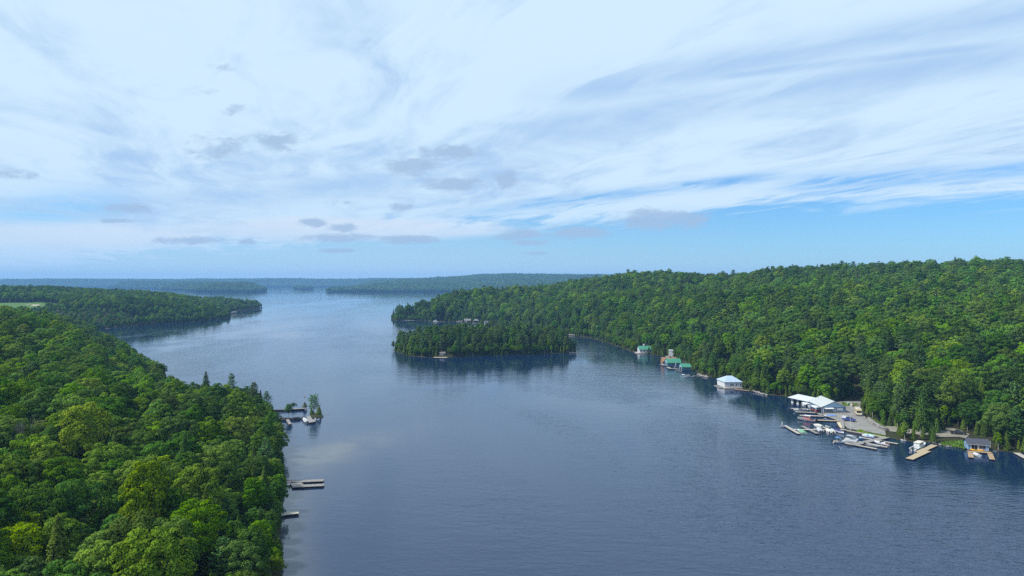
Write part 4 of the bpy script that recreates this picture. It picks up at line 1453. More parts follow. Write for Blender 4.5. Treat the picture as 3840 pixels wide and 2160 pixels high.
# ---- buildings
def window(parent, face, w, d, u, z0, ww, wh, frame=white, pane=glass_d, name='window'):
    """a framed window on a wall face of a w x d building whose local centre is the plan centre"""
    f = MB(); p = MB()

    def put(mb, a0, a1, zz0, zz1, o0, o1):
        if face == 'F':
            mb.box(a0, a1, -d / 2 - o1, -d / 2 - o0, zz0, zz1)
        elif face == 'B':
            mb.box(a0, a1, d / 2 + o0, d / 2 + o1, zz0, zz1)
        elif face == 'L':
            mb.box(-w / 2 - o1, -w / 2 - o0, a0, a1, zz0, zz1)
        else:
            mb.box(w / 2 + o0, w / 2 + o1, a0, a1, zz0, zz1)
    a, b, c, e = u - ww / 2, u + ww / 2, z0, z0 + wh
    t_ = 0.09
    put(f, a - t_, a, c - t_, e + t_, 0.003, 0.07); put(f, b, b + t_, c - t_, e + t_, 0.003, 0.07)
    put(f, a, b, c - t_, c, 0.003, 0.07); put(f, a, b, e, e + t_, 0.003, 0.07)
    if ww > 1.0:
        put(f, u - 0.03, u + 0.03, c, e, 0.032, 0.06)
    put(p, a, b, c, e, 0.003, 0.03)
    fo = f.build(name, frame, parent)
    p.build('pane', pane, fo)
    return fo


def house(name, label, category, x, y, rot, w, d, hw, hr, roof, wallm, roofm, trim=white, z=0.0, over=0.35, wins=(), group=None, th=0.16, seams=False, rx=0.3):
    """x, y = plan centre. roof: gx ridge along x, gy ridge along y, hip, flat, shed (rises to +x)"""
    t = thing(name, label, category, (x, y, z), rot, group)
    a, b = w / 2, d / 2
    wl = MB()
    if roof == 'gx':
        prof = [(-b, 0), (b, 0), (b, hw), (0, hr), (-b, hw)]
        n0 = [(-a, yy, zz) for yy, zz in prof]; n1 = [(a, yy, zz) for yy, zz in prof]
        wl.v += n0 + n1
        wl.f += [(4, 3, 2, 1, 0), (5, 6, 7, 8, 9)] + [(i, (i + 1) % 5, 5 + (i + 1) % 5, 5 + i) for i in range(5)]
        wl.mi += [0] * 7
        sl = (hr - hw) / b
        r = MB()
        for sd in (-1, 1):
            r.slab([(-a - over, sd * (b + over), hw - sl * over + 0.01), (a + over, sd * (b + over), hw - sl * over + 0.01), (a + over, 0, hr + 0.01), (-a - over, 0, hr + 0.01)], th)
    elif roof == 'gy':
        prof = [(-a, 0), (a, 0), (a, hw), (0, hr), (-a, hw)]
        wl.v += [(xx, -b, zz) for xx, zz in prof] + [(xx, b, zz) for xx, zz in prof]
        wl.f += [(0, 1, 2, 3, 4), (9, 8, 7, 6, 5)] + [((i + 1) % 5, i, 5 + i, 5 + (i + 1) % 5) for i in range(5)]
        wl.mi += [0] * 7
        sl = (hr - hw) / a
        r = MB()
        for sd in (-1, 1):
            r.slab([(sd * (a + over), -b - over, hw - sl * over + 0.01), (sd * (a + over), b + over, hw - sl * over + 0.01), (0, b + over, hr + 0.01), (0, -b - over, hr + 0.01)], th)
    elif roof == 'hip':
        wl.box(-a, a, -b, b, 0, hw)
        r = MB()
        A, B_ = a + over, b + over
        rl = max(0.1, a - b * rx * 2)
        zz = hw + 0.01
        top = hr
        P = [(-A, -B_, zz), (A, -B_, zz), (A, B_, zz), (-A, B_, zz), (-rl, 0, top), (rl, 0, top)]
        P2 = [(q[0], q[1], q[2] + th) for q in P]
        r.v += P2 + P[:4]
        r.f += [(0, 1, 5, 4), (1, 2, 5), (2, 3, 4, 5), (3, 0, 4), (6, 7, 1, 0), (7, 8, 2, 1), (8, 9, 3, 2), (9, 6, 0, 3), (9, 8, 7, 6)]
        r.mi += [0] * 9
    elif roof == 'flat':
        wl.box(-a, a, -b, b, 0, hw)
        r = MB().box(-a - over, a + over, -b - over, b + over, hw + 0.003, hw + 0.2)
    wo_ = wl.build('wall', wallm, t)
    ro_ = r.build('roof', roofm, t)
    if seams and roof in ('gx', 'gy'):
        sm = MB()
        ext, run, hi_ = (a, b, 0) if roof == 'gx' else (b, a, 0)
        n = int(2 * ext / 0.6)
        sl = (hr - hw) / run
        for k in range(n + 1):
            e = -ext - over + 0.05 + (2 * ext + 2 * over - 0.1) * k / n
            for sd in (-1, 1):
                zl = hw - sl * over + 0.01 + th * math.sqrt(1 + sl * sl) ; zh = hr + 0.01 + th * math.sqrt(1 + sl * sl)
                lo = sd * (run + over)
                q = [(e - 0.02, lo, zl), (e + 0.02, lo, zl), (e + 0.02, sd * 0.02, zh), (e - 0.02, sd * 0.02, zh)]
                if roof == 'gy':
                    q = [(p[1], p[0], p[2]) for p in q]
                sm.slab(q, 0.035)
        sm.build('seam', roofm, ro_, kind='stuff')
    for wd in wins:
        face, u_, z0, ww, wh = wd[:5]
        kw = wd[5] if len(wd) > 5 else {}
        window(wo_, face, w, d, u_, z0, ww, wh, kw.get('frame', trim), kw.get('pane', glass_d), kw.get('name', 'window'))
    return t


def wheel(parent, x, y, r, w, hub=steel):
    n = 14
    T = MB()
    for sgn in (-1, 1):
        T.v += [(x + r * math.cos(6.283 * k / n), y + sgn * w / 2, r + r * math.sin(6.283 * k / n)) for k in range(n)]
    T.f += [(k, (k + 1) % n, n + (k + 1) % n, n + k) for k in range(n)] + [tuple(range(n))[::-1], tuple(range(n, 2 * n))]
    T.mi += [0] * (n + 2)
    o = T.build('wheel', rubber, parent)
    h = MB()
    for sgn in (-1, 1):
        h.tube((x, y + sgn * (w / 2 + 0.001), r), (x, y + sgn * (w / 2 + 0.02), r), r * 0.6, k=10)
    h.build('rim', hub, o)


def profile_body(prof, w, tum=0.0, zt=1.0):
    """extrude a side profile (x, z) across the width, leaning the upper points inwards"""
    mb = MB()
    n = len(prof)
    for sd in (-1, 1):
        mb.v += [(x, sd * (w / 2 - (tum if z > zt else 0)), z) for x, z in prof]
    mb.f += [tuple(range(n)), tuple(range(2 * n - 1, n - 1, -1))] + [((i + 1) % n, i, n + i, n + (i + 1) % n) for i in range(n)]
    mb.mi += [0] * (n + 2)
    return mb


def car(label, loc, rot, kind, paint, category, group=None):
    t = thing({'suv': 'parked_suv', 'pickup': 'pickup_truck', 'camper': 'camper_van'}[kind], label, category, loc, rot, group)
    if kind == 'suv':
        w = 1.85
        profile_body([(-2.25, 0.35), (2.25, 0.35), (2.3, 0.75), (2.2, 0.98), (1.1, 1.08), (-2.2, 1.10), (-2.3, 0.6)], w).build('body', paint, t)
        ch = profile_body([(1.1, 1.083), (0.45, 1.62), (-1.9, 1.66), (-2.15, 1.103)], w - 0.1, 0.14, 1.3).build('cabin', glass_d, t)
        profile_body([(0.5, 1.60), (0.40, 1.68), (-1.85, 1.72), (-1.95, 1.64)], w - 0.34).build('car_roof', paint, t)
        wx = (1.4, -1.4); wr = 0.36
    elif kind == 'pickup':
        w = 1.95
        profile_body([(-2.8, 0.45), (2.7, 0.45), (2.8, 0.8), (2.7, 1.08), (1.35, 1.16), (0.9, 1.17), (-0.85, 1.17), (-0.86, 0.8), (-2.7, 0.8), (-2.8, 0.7)], w).build('body', paint, t)
        bd = MB().box(-2.78, -0.87, -w / 2, -w / 2 + 0.08, 0.803, 1.16).box(-2.78, -0.87, w / 2 - 0.08, w / 2, 0.803, 1.16).box(-2.80, -2.72, -w / 2 + 0.081, w / 2 - 0.081, 0.803, 1.16)
        bd.build('cargo_bed', paint, t)
        profile_body([(1.35, 1.173), (0.65, 1.70), (-0.7, 1.74), (-0.86, 1.173)], w - 0.1, 0.14, 1.3).build('cabin', glass_d, t)
        profile_body([(0.68, 1.69), (0.6, 1.78), (-0.68, 1.82), (-0.75, 1.73)], w - 0.34).build('car_roof', paint, t)
        wx = (1.75, -1.75); wr = 0.40
    else:
        w = 2.35
        profile_body([(-3.6, 0.5), (2.2, 0.5), (2.2, 1.25), (1.55, 2.1), (2.3, 2.35), (2.2, 3.05), (-3.5, 3.10), (-3.65, 2.8)], w).build('body', paint, t)
        profile_body([(2.203, 0.5), (3.3, 0.5), (3.35, 0.9), (3.2, 1.18), (2.203, 1.25)], w - 0.25).build('hood', paint, t)
        profile_body([(2.203, 1.26), (2.30, 1.26), (1.70, 2.08), (1.60, 2.08)], w - 0.35).build('windscreen', glass_d, t)
        MB().box(3.30, 3.42, -1.05, 1.05, 0.42, 0.62).build('bumper', steel, t)
        for k in range(3):
            for sd in (-1, 1):
                MB().box(-2.9 + k * 1.5, -2.0 + k * 1.5, min(sd * w / 2 * 0.98, sd * (w / 2 + 0.02)), max(sd * w / 2 * 0.98, sd * (w / 2 + 0.02)), 1.7, 2.35).build('window', glass_d, t)
        MB().box(-1.4, -0.6, -0.45, 0.45, 3.09, 3.35).build('roof_vent', white, t)
        MB().box(-3.0, -2.0, -0.7, 0.7, 3.11, 3.3).build('roof_box', offwhite, t)
        wx = (2.3, -2.2); wr = 0.42
    for x in wx:
        for sd in (-1, 1):
            wheel(t, x, sd * (w / 2 - 0.12), wr, 0.26)
    fx = {'suv': 2.27, 'pickup': 2.75, 'camper': 3.33}[kind]
    for sd in (-1, 1):
        MB().box(fx - 0.05, fx + 0.05, sd * w * 0.34 - 0.16, sd * w * 0.34 + 0.16, 0.78, 0.95).build('headlight', gel, t)
    return t


# ---- rocks
def boulder_mesh(seed, s=1.0):
    r_ = np.random.default_rng(seed)
    bm = bmesh.new()
    bmesh.ops.create_icosphere(bm, subdivisions=2, radius=0.5)
    k = r_.normal(size=(5, 3)); ph = r_.uniform(0, 6, 5)
    for v in bm.verts:
        c = np.array(v.co)
        f = 1 + 0.12 * sum(math.sin(4.5 * c.dot(k[i]) + ph[i]) for i in range(5)) / 1.8
        v.co = Vector((c[0] * f * 1.15, c[1] * f, c[2] * f * 0.75))
    me = bpy.data.meshes.new('stone')
    bm.to_mesh(me); bm.free()
    return me


STONES = [boulder_mesh(i) for i in range(6)]
for m_ in STONES:
    m_.materials.append(rock)
STONES_D = []
for m_ in STONES:
    c = m_.copy(); c.materials.clear(); c.materials.append(rock_dark); STONES_D.append(c)


def stone_run(name, label, category, pts, size, rows=1, dark=False, step=0.8, z=0.0, jit=0.3):
    p0 = pts[0]
    t = thing(name, label, category, (p0[0], p0[1], 0))
    src = STONES_D if dark else STONES
    for (a, b) in zip(pts[:-1], pts[1:]):
        L = math.hypot(b[0] - a[0], b[1] - a[1]); n = max(1, int(L / (size * step)))
        for k in range(n):
            for r in range(rows):
                f = (k + random.uniform(0.2, 0.8)) / n
                s = size * random.uniform(0.7, 1.3)
                o = bpy.data.objects.new('stone', random.choice(src)); col.objects.link(o); o.parent = t
                o.scale = (s, s, s * random.uniform(0.8, 1.1))
                x = a[0] + (b[0] - a[0]) * f + random.uniform(-jit, jit) - p0[0]; y = a[1] + (b[1] - a[1]) * f + random.uniform(-jit, jit) - p0[1]
                gz = float(ground_h(np.array([x + p0[0]]), np.array([y + p0[1]]))[0])
                o.location = (x, y, max(gz, 0.0) + z + s * 0.2 + r * size * 0.5)
                o.rotation_euler = (random.uniform(-.4, .4), random.uniform(-.4, .4), random.uniform(0, 6.28))
    return t
# ================================================================== the place itself
r1 = zone(3060, 1500, 12.88)
r2 = zone(2450, 1310, 10.733)
r3 = zone(3120, 1600, 9.908)
r4 = zone(2920, 1570, 9.2)
r5 = zone(1460, 1170.7, 6.44)
r6 = zone(820, 1090, 12.88)
Z = 0.5


def gz(x, y):
    return float(ground_h(np.array([x]), np.array([y]))[0])


# ---- gravel lot, track and bunkers: sheets that follow the ground
def sheet(name, poly, mat, lift, st=2.0, label=None):
    P = np.array(poly)
    bm = bmesh.new()
    vs = [bm.verts.new((x, y, 0)) for x, y in poly]
    f = bm.faces.new(vs)
    bmesh.ops.triangulate(bm, faces=[f])
    for _ in range(4):
        es = [e for e in bm.edges if e.calc_length() > st * 1.6]
        if not es:
            break
        bmesh.ops.subdivide_edges(bm, edges=es, cuts=1)
        bmesh.ops.triangulate(bm, faces=bm.faces[:])
    xy = np.array([v.co[:2] for v in bm.verts])
    h = ground_h(xy[:, 0], xy[:, 1])
    for v, hh in zip(bm.verts, h):
        v.co.z = max(float(hh), 0.35) + lift
    me = bpy.data.meshes.new(name); bm.to_mesh(me); bm.free()
    me.materials.append(mat)
    return link(name, me, kind='structure', label=label)


sheet('gravel_lot', LOT, gravel, 0.16, label='pale gravel parking lot beside the marina building')
sheet('gravel_track', TRACK, plain('brown_gravel', (0.20, 0.185, 0.15), 0.95, 0.16, 0.3), 0.30, label='narrow gravel track running behind the shore to the blue boathouse')
for cx, cyy, a, b_ in ((-819, 1156, 3.0, 4.0), (-803, 1150, 6.5, 7), (-716, 1078, 5, 5)):
    sheet('sand_bunker', [(cx + a * (1 + .15 * math.sin(3 * t)) * math.cos(t), cyy + b_ * math.sin(t)) for t in np.linspace(0, 6.283, 17)[:-1]], sandm, 0.5, 3.0, label='pale sand bunker on the golf course')

# ---- marina building
mx, my = 158.0, 341.3
mb_ = house('marina_building', 'pale blue marina building with wide beige metal gable roof and white door', 'marina building', mx, my, R(-3), 11.4, 15.6, 3.0, 5.6, 'gy', slate, beige_roof, white, 0.75, 0.6,
            wins=[('F', -2.2, 1.0, 2.6, 1.0), ('F', -4.3, 1.0, 0.8, 1.0), ('L', -6, 1.1, 1.2, 1.0), ('L', -2, 1.1, 1.2, 1.0), ('R', -4, 1.1, 1.2, 1.0), ('R', 2, 1.1, 1.2, 1.0)], seams=True)
g1 = MB().poly([(-5.7, -7.82, 3.02), (5.7, -7.82, 3.02), (0, -7.82, 5.56)]).poly([(-5.7, -7.806, 3.02), (5.7, -7.806, 3.02), (0, -7.806, 5.56)][::-1]).build('gable_panel', ltblue, mb_)
MB().box(-5.72, 5.72, -7.90, -7.803, 2.82, 3.02).build('fascia', ltblue, mb_)
dr = MB().box(-0.2, 0.95, -7.88, -7.803, 0.02, 2.35).build('door', white, mb_)
MB().box(0.10, 0.62, -7.91, -7.882, 1.25, 2.05).build('pane', glass_d, dr)
MB().box(0.82, 0.88, -7.95, -7.882, 1.0, 1.12).build('handle', steel, dr)
MB().box(1.5, 4.3, -7.90, -7.803, 1.25, 2.35).build('sign_board', white, mb_)
aw = MB().slab([(-4.8, -8.9, 2.05), (-0.5, -8.9, 2.05), (-0.5, -7.81, 2.7), (-4.8, -7.81, 2.7)], 0.06).build('awning', white, mb_)
MB().tube((-5.6, -9.0, 0), (-5.6, -9.0, 2.7), 0.09).build('porch_post', white, mb_)
MB().box(-5.7, 5.7, -7.92, -7.803, 0.0, 0.55).build('stone_base', rock, mb_)
# white lean-to canopies on the left side of the building
for (xa, ya, w_, d_, lab) in ((149.4, 345.5, 3.6, 5.5, 'small white canopy beside the slip shed end'), (150.4, 337.0, 3.4, 6.0, 'white canopy over red tables beside the marina building')):
    cn = thing('canopy_shelter', lab, 'canopy', (xa, ya, 0.75), R(-3), 'white canopies at the marina')
    c = MB()
    for k in range(5):
        x0, x1 = -w_ / 2 + w_ * k / 5, -w_ / 2 + w_ * (k + 1) / 5
        z0, z1 = 2.3 + 0.35 * math.sin(math.pi * k / 5), 2.3 + 0.35 * math.sin(math.pi * (k + 1) / 5)
        c.slab([(x0, -d_ / 2, z0), (x1, -d_ / 2, z1), (x1, d_ / 2, z1), (x0, d_ / 2, z0)], 0.05)
    c.build('roof', white_roof, cn)
    for sx_0 in (-1, 1):
        for sy_0 in (-1, 1):
            MB().tube((sx_0 * (w_ / 2 - .1), sy_0 * (d_ / 2 - .1), -0.5), (sx_0 * (w_ / 2 - .1), sy_0 * (d_ / 2 - .1), 2.31), 0.06).build('post', white, cn)
for k, (xx, yy) in enumerate(((149.9, 335.4), (150.9, 337.2), (150.0, 338.8))):
    tb = thing('picnic_table', ('red picnic table at the front of the white canopy', 'red picnic table in the middle under the white canopy', 'red picnic table at the back under the white canopy')[k], 'table', (xx, yy, 0.75), 0.3 * k, 'red tables under the canopy')
    MB().box(-0.9, 0.9, -0.4, 0.4, 0.7, 0.76).build('table_top', red, tb)
    for s in (-1, 1):
        MB().box(-0.9, 0.9, s * 0.75 - 0.14, s * 0.75 + 0.14, 0.42, 0.47).build('bench', red, tb)
        MB().box(s * 0.6 - 0.05, s * 0.6 + 0.05, -0.8, 0.8, 0.0, 0.42).build('leg', wood_dark, tb)
        MB().box(s * 0.6 - 0.05, s * 0.6 + 0.05, -0.1, 0.1, 0.421, 0.699).build('leg', wood_dark, tb)

# ---- white roofed slip shed standing on four white piers
ax_, ay_ = 150.0, 366.0; bx_, by_ = 154.7, 353.6
L_ = math.hypot(bx_ - ax_, by_ - ay_); ang_ = math.atan2(by_ - ay_, bx_ - ax_)
sh = thing('boat_slip_shed', 'long white roofed boat slip shed on white piers', 'boathouse', (ax_, ay_, 0), ang_)
MB().slab([(-0.8, -1.8, 2.75), (L_ + 0.9, -1.8, 2.75), (L_ + 0.9, 5.4, 4.05), (-0.8, 5.4, 4.05)], 0.16).build('roof', white_roof, sh)
for k in range(4):
    x0 = (L_ - 1.5) * k / 3
    MB().box(x0, x0 + 1.5, -0.15, 0.15, -0.6, 2.9).build('pier', white, sh)
    if k < 3:
        MB().box(x0 + 1.6, x0 + (L_ - 1.5) / 3 - 0.1, 0.0, 4.6, 0.05, 0.09).build('slip_floor', wood_dark, sh)
MB().box(-0.1, L_ + 0.1, 4.6, 4.8, -0.6, 3.85).build('back_wall', wood_dark, sh)
MB().box(-0.1, L_ + 0.1, -0.1, 0.1, 2.902, 3.0).build('beam', white, sh)
for e, nm in ((-0.12, 'end_wall'), (L_, 'end_wall')):
    MB().poly([(e, 0.2, -0.6), (e, 4.59, -0.6), (e, 4.59, 3.8), (e, 0.2, 3.0)]).poly([(e + .12, 0.2, 3.0), (e + .12, 4.59, 3.8), (e + .12, 4.59, -0.6), (e + .12, 0.2, -0.6)]).build(nm, white, sh)

# ---- marina docks
GD = 'docks at the marina'
dock('short pale dock in front of the white slip shed', [(q1(470, 492, Z), q1(885, 505, Z), 1.9)], wood_pale, GD)
dock('pale finger dock beside the sleek white speedboat', [(q1(560, 562, Z), q1(985, 578, Z), 1.7)], wood_pale, GD)
dock('grey walkway along the left side of the marina building', [(q1(895, 492, Z), q1(1090, 630, Z), 2.2)], wood_grey, GD, z=0.55)
dock('pale dock behind the red cabin boat', [(q1(650, 632, Z), q1(1125, 650, Z), 1.9)], wood_pale, GD)
dock('long tan dock from the red cabin boat to the shore', [(q1(990, 728, Z), q1(1495, 748, Z), 1.9)], wood_new, GD)
dock('long main dock of the lower boat basin with diagonal fingers', [(q1(1590, 928, Z), q1(505, 922, Z), 1.6)], wood_pale, GD, z=0.55)
dock('outer diagonal finger dock beside the green covered boat', [(q1(355, 840, Z), q1(640, 1005, Z), 1.6)], wood_pale, GD)
dock('middle diagonal finger dock beside the grey canopy boat', [(q1(695, 848, Z), q1(1010, 1000, Z), 1.6)], wood_grey, GD)
dock('inner short finger dock beside the cream covered boat', [(q1(1105, 862, Z), q1(1230, 915, Z), 1.4)], wood_pale, GD)
dock('broad grey diagonal dock crossing four finger docks', [(q1(1755, 1228, Z), q1(2410, 1075, Z), 2.6)], wood_grey, GD, z=0.6)
dock('outermost finger dock with white speedboat at its tip', [(q1(1560, 1190, Z), q1(2205, 1310, Z), 1.5)], wood_pale, GD)
dock('finger dock beside the white and maroon boat', [(q1(1840, 1162, Z), q1(2425, 1278, Z), 1.4)], wood_pale, GD, z=0.51)
dock('finger dock nearest the seawall', [(q1(1790, 1062, Z), q2(335, 645, Z), 1.4)], wood_pale, GD, z=0.52)
pts = [r1(1030, 1070, .8), r1(1090, 1200, .8), r1(1190, 1330, .8), r1(1280, 1400, .8), r1(1290, 1270, .8), r1(1230, 1150, .8), r1(1190, 1070, .8)]
deck_poly('curved tan concrete edge along the small beach', pts, plain('tan_concrete', (0.45, 0.38, 0.27), 0.9, 0.1, 1.0), 0.8, 'beach_edge', 'seawall')
pts = [r1(1200, 1070, .78), r1(1390, 1060, .78), r1(1400, 1380, .78), r1(1295, 1390, .78), r1(1300, 1260, .78), r1(1240, 1140, .78)]
deck_poly('weathered grey deck between the beach edge and gravel lot', pts, wood_grey, 0.78, 'shore_deck', 'deck')
# seawall of timbers
sw = [q1(1590, 930, .9), q1(1720, 955, .9), q1(1990, 1000, .9), q1(2410, 1080, .9)]
swt = thing('seawall', 'low timber seawall running from the main dock to the broad diagonal dock', 'seawall', (sw[0][0], sw[0][1], 0))
for k in range(3):
    a, b = sw[k], sw[k + 1]
    Lw = math.hypot(b[0] - a[0], b[1] - a[1]); an = math.atan2(b[1] - a[1], b[0] - a[0])
    for j in range(4):
        o = MB().box(0.01, Lw - 0.01, -0.18, 0.18, -0.6 + 0.38 * j, -0.23 + 0.38 * j).build('timber', wood_pale if j == 3 else wood_dark, swt)
        o.location = (a[0] - sw[0][0], a[1] - sw[0][1], 0); o.rotation_euler = (0, 0, an)

# ---- marina boats
boat('speedboat', 'sleek white speedboat with black tow tower near the slip shed', q1(520, 558), q1(838, 545), gel, greyint, 2.5, 0.95, ('seat', 'windshield', 'tower'))
boat('cabin_boat', 'grey hulled boat with faded red wheelhouse and row of windows', q1(600, 722), q1(978, 768), alu, greyint, 2.9, 1.0, ('cabin', 'motor', 'twin', 'rail'), accent=pinkred)
boat('covered_boat', 'white boat under a blue cover moored below the marina door', q1(1135, 668), q1(1385, 676), gel, beigeint, 2.3, 0.8, (), cover=bluecan)
boat('dinghy', 'white dinghy with a round hoop at the end of the outer dock', q1(395, 880), q1(262, 868), gel, greyint, 1.9, 0.7, ('hoop',))
boat('deck_boat', 'white square-bowed boat under a flat green cover', q1(625, 955), q1(755, 1018), gel, greencan, 2.3, 0.75, (), cover=greencan, square=0.9)
boat('covered_boat', 'white boat under a pale cream cover behind the main dock', q1(932, 858), q1(1105, 890), gel, beigeint, 2.4, 0.95, (), cover=plain('cream_canvas', (0.45, 0.46, 0.40), 0.75, 0.1, 2.0))
boat('rowboat', 'small pale rowboat behind the inner short finger dock', q1(1160, 864), q1(1262, 892), plain('pale_fibreglass', (0.45, 0.5, 0.47), 0.4, 0.08, 1.0), greyint, 1.4, 0.5, ())
boat('canopy_boat', 'grey boat under a peaked grey cover with black outboards', q1(1020, 915), q1(1085, 1000), alu, greyint, 2.6, 0.95, ('motor', 'twin'), cover=greycan)
boat('open_boat', 'white open boat with cream interior, left of a matching pair', q1(1205, 935), q1(1245, 1012), gel, beigeint, 2.0, 0.75, ('seat', 'motor'))
boat('open_boat', 'pale green-grey open boat between cream and navy-covered boats', q1(1290, 938), q1(1330, 1015), plain('pale_fibreglass', (0.45, 0.5, 0.47), 0.4), beigeint, 1.9, 0.75, ('seat', 'motor'))
boat('covered_boat', 'white runabout with navy blue cover beside the main dock', q1(1540, 1020), q1(1350, 945), gel, navy, 2.3, 0.8, (), cover=navy)
boat('speedboat', 'bright white speedboat with blue bimini at the outermost finger tip', q1(1580, 1200), q1(1322, 1192), gel, beigeint, 2.4, 0.85, ('seat', 'windshield', 'canopy', 'motor'), accent=bluecan)
pontoon('pale grey pontoon boat moored inside the outermost finger dock', q1(1830, 1190), q1(1540, 1150), greycan)
boat('runabout', 'light blue runabout behind the pale grey pontoon boat', q1(1925, 1135), q1(1720, 1110), skycan, beigeint, 2.2, 0.85, ('seat', 'windshield'), cover=None)
boat('runabout', 'white runabout with pale blue cover nearest the seawall', q1(1905, 1062), q1(2160, 1096), gel, bluecan, 2.2, 0.8, ('windshield',), cover=plain('pale_blue_canvas', (0.34, 0.46, 0.60), 0.7))
boat('speedboat', 'white speedboat with maroon interior and white outboard', q1(2155, 1190), q1(2470, 1262), gel, maroon, 2.3, 0.85, ('windshield', 'motor'), accent=None, fore=0.40)
boat('rowboat', 'low pale aluminium fishing boat between the two outer fingers', q1(2262, 1290), q1(1975, 1236), alu, greyint, 1.6, 0.5, ('motor',))
boat('rowboat', 'tiny pale rowboat by the bushes right of the docks', q2(385, 590), q2(480, 602), gel, greyint, 1.3, 0.45, ())
boat('cabin_cruiser', 'white hardtop cabin boat with black outboard beside the tan dock', q2(830, 668), q2(600, 775), gel, greyint, 2.8, 1.0, ('cabin', 'motor', 'rail'), accent=white)
boat('runabout', 'small white boat inside the U-shaped dock', q2(1700, 838), q2(1790, 884), gel, greyint, 2.0, 0.7, ('seat',))

# ---- flagpole, vehicles, bins
fx_, fy_ = q1(1672, 930, .8)
fp = thing('flagpole', 'tall bare white flagpole at the edge of the gravel lot', 'flagpole', (fx_, fy_, 0.8))
MB().tube((0, 0, 0), (0, 0, 7.6), 0.10, 0.06, 8).build('pole', white, fp)
MB().tube((0, 0, 7.6), (0, 0, 7.75), 0.10, 0.05, 8).build('finial', steel, fp)
MB().box(-0.3, 0.3, -0.3, 0.3, -0.2, 0.12).build('base', rock, fp)
cx_, cy_ = r1(2160, 815, .9)
car('cream camper truck with long boxy body facing the water', (cx_ + 1.2, cy_ + 4.0, 0.92), R(-108), 'camper', camperp, 'camper')
cx_, cy_ = r1(1660, 1040, .9)
bt = car('dark blue pickup truck parked behind the flagpole', (cx_, cy_ + 0.8, 0.92), R(-48), 'pickup', carblue, 'truck')
bt['group'] = 'pickup trucks'
wb = thing('cargo_box', 'white cargo box riding in the bed of the blue pickup', 'cargo box', (cx_ - 1.32, cy_ + 2.27, 1.78), R(-48))
MB().box(-0.9, 0.9, -0.82, 0.82, 0, 0.95).build('box', white, wb)
MB().box(-0.94, 0.94, -0.86, 0.86, 0.952, 1.03).build('lid', white, wb)
cx_, cy_ = q2(1435, 490, 1.0)
pk = car('dark grey pickup truck parked on the gravel track', (cx_, cy_ + 0.8, 1.2), R(-19), 'pickup', cargrey, 'truck', 'pickup trucks')
for k, (xx, yy) in enumerate(((1625, 405), (1660, 405), (1695, 432))):
    bx0, by0 = q1(xx, yy + 18, 1.0)
    bn_ = thing('waste_bin', ('pale green bin at the left back of the gravel lot', 'pale green bin in the middle at the back of the lot', 'cream bin at the right back of the gravel lot')[k], 'bin', (bx0, by0, gz(bx0, by0) + 0.15), 0.2 * k, 'bins at the back of the lot')
    cm = (plain('pale_green_plastic', (0.30, 0.46, 0.36), 0.5), offwhite)[k == 2]
    b = MB()
    b.v += [(-.38, -.38, 0), (.38, -.38, 0), (.38, .38, 0), (-.38, .38, 0), (-.5, -.48, 1.15), (.5, -.48, 1.15), (.5, .48, 1.15), (-.5, .48, 1.15)]
    for f in ((3, 2, 1, 0), (4, 5, 6, 7), (0, 1, 5, 4), (1, 2, 6, 5), (2, 3, 7, 6), (3, 0, 4, 7)):
        b.f.append(f); b.mi.append(0)
    b.build('body', cm, bn_)
    MB().slab([(-.54, -.52, 1.16), (.54, -.52, 1.16), (.54, .52, 1.28), (-.54, .52, 1.28)], 0.06).build('lid', cm, bn_)
stone_run('boulder_wall', 'wall of pale boulders holding the bank right of the gravel lot', 'stone wall', [q1(2030, 730, 1), q1(2120, 800, 1), q1(2250, 880, 1), q1(2400, 945, 1)], 1.35, 2, False, 0.75, 0.1)
stone_run('rock_border', 'row of low rocks at the foot of the grassy bank by the blue boathouse', 'rocks', [q2(1090, 668), q2(1250, 705), q2(1400, 715), q2(1570, 738)], 0.9, 1, False, 0.7)
stone_run('shore_rocks', 'broken grey rocks at the root of the angled tan dock', 'rocks', [q2(860, 615), q2(960, 640), q2(1080, 660)], 0.8, 1, True, 0.7)
bx0, by0 = q2(2070, 795)
bo = link('boulder', STONES[2], label='single round grey boulder standing in the water right of the blue boathouse', category='rock')
bo.location = (bx0, by0 + 0.5, 0.1); bo.scale = (1.9, 1.6, 1.5)
for nm_, lab_, zf, cat_ in (('shore_rocks', 'low bare rock shelf below the trees right of the silver boathouse', [q3(2230, 1050), q3(2350, 1085), q3(2480, 1118)], 'rocks'),
                            ('shore_rocks', 'grey bedrock slab at the root of the small boat dock', [q3(1230, 740), q3(1330, 775), q3(1420, 800)], 'rocks')):
    stone_run(nm_, lab_, cat_, zf, 1.6, 1, False, 0.6)

# ---- blue boathouse with U-shaped dock
bhx, bhy = 179.2, 262.9
bh = house('blue_boathouse', 'small blue boathouse with dark shingled roof and white trim', 'boathouse', bhx, bhy, R(-20), 6.9, 5.0, 2.35, 3.75, 'gx', blue, dark_roof, white, 0.55, 0.45,
           wins=[('F', 1.35, 0.55, 2.1, 1.35), ('F', -1.25, 0.25, 2.0, 1.75, {'name': 'sliding_door'}), ('L', 0.3, 0.8, 1.0, 1.0)])
for s in (-3.38, -2.45, 0.0, 2.75, 3.38):
    MB().box(s - 0.07, s + 0.07, -2.56, -2.503, 0, 2.33).build('corner_trim', white, bh)
MB().box(-3.9, 3.9, -2.98, -2.90, 2.02, 2.18).build('fascia', white, bh)
MB().box(-3.4, 3.4, -2.57, -2.503, 0.0, 0.10).build('sill_board', white, bh)
MB().tube((-2.6, 0.5, 3.2), (-2.6, 0.5, 4.5), 0.12).build('vent_pipe', steel, bh)
tdk = [(q2(1590, 780, Z), q2(2010, 805, Z), 2.3)]
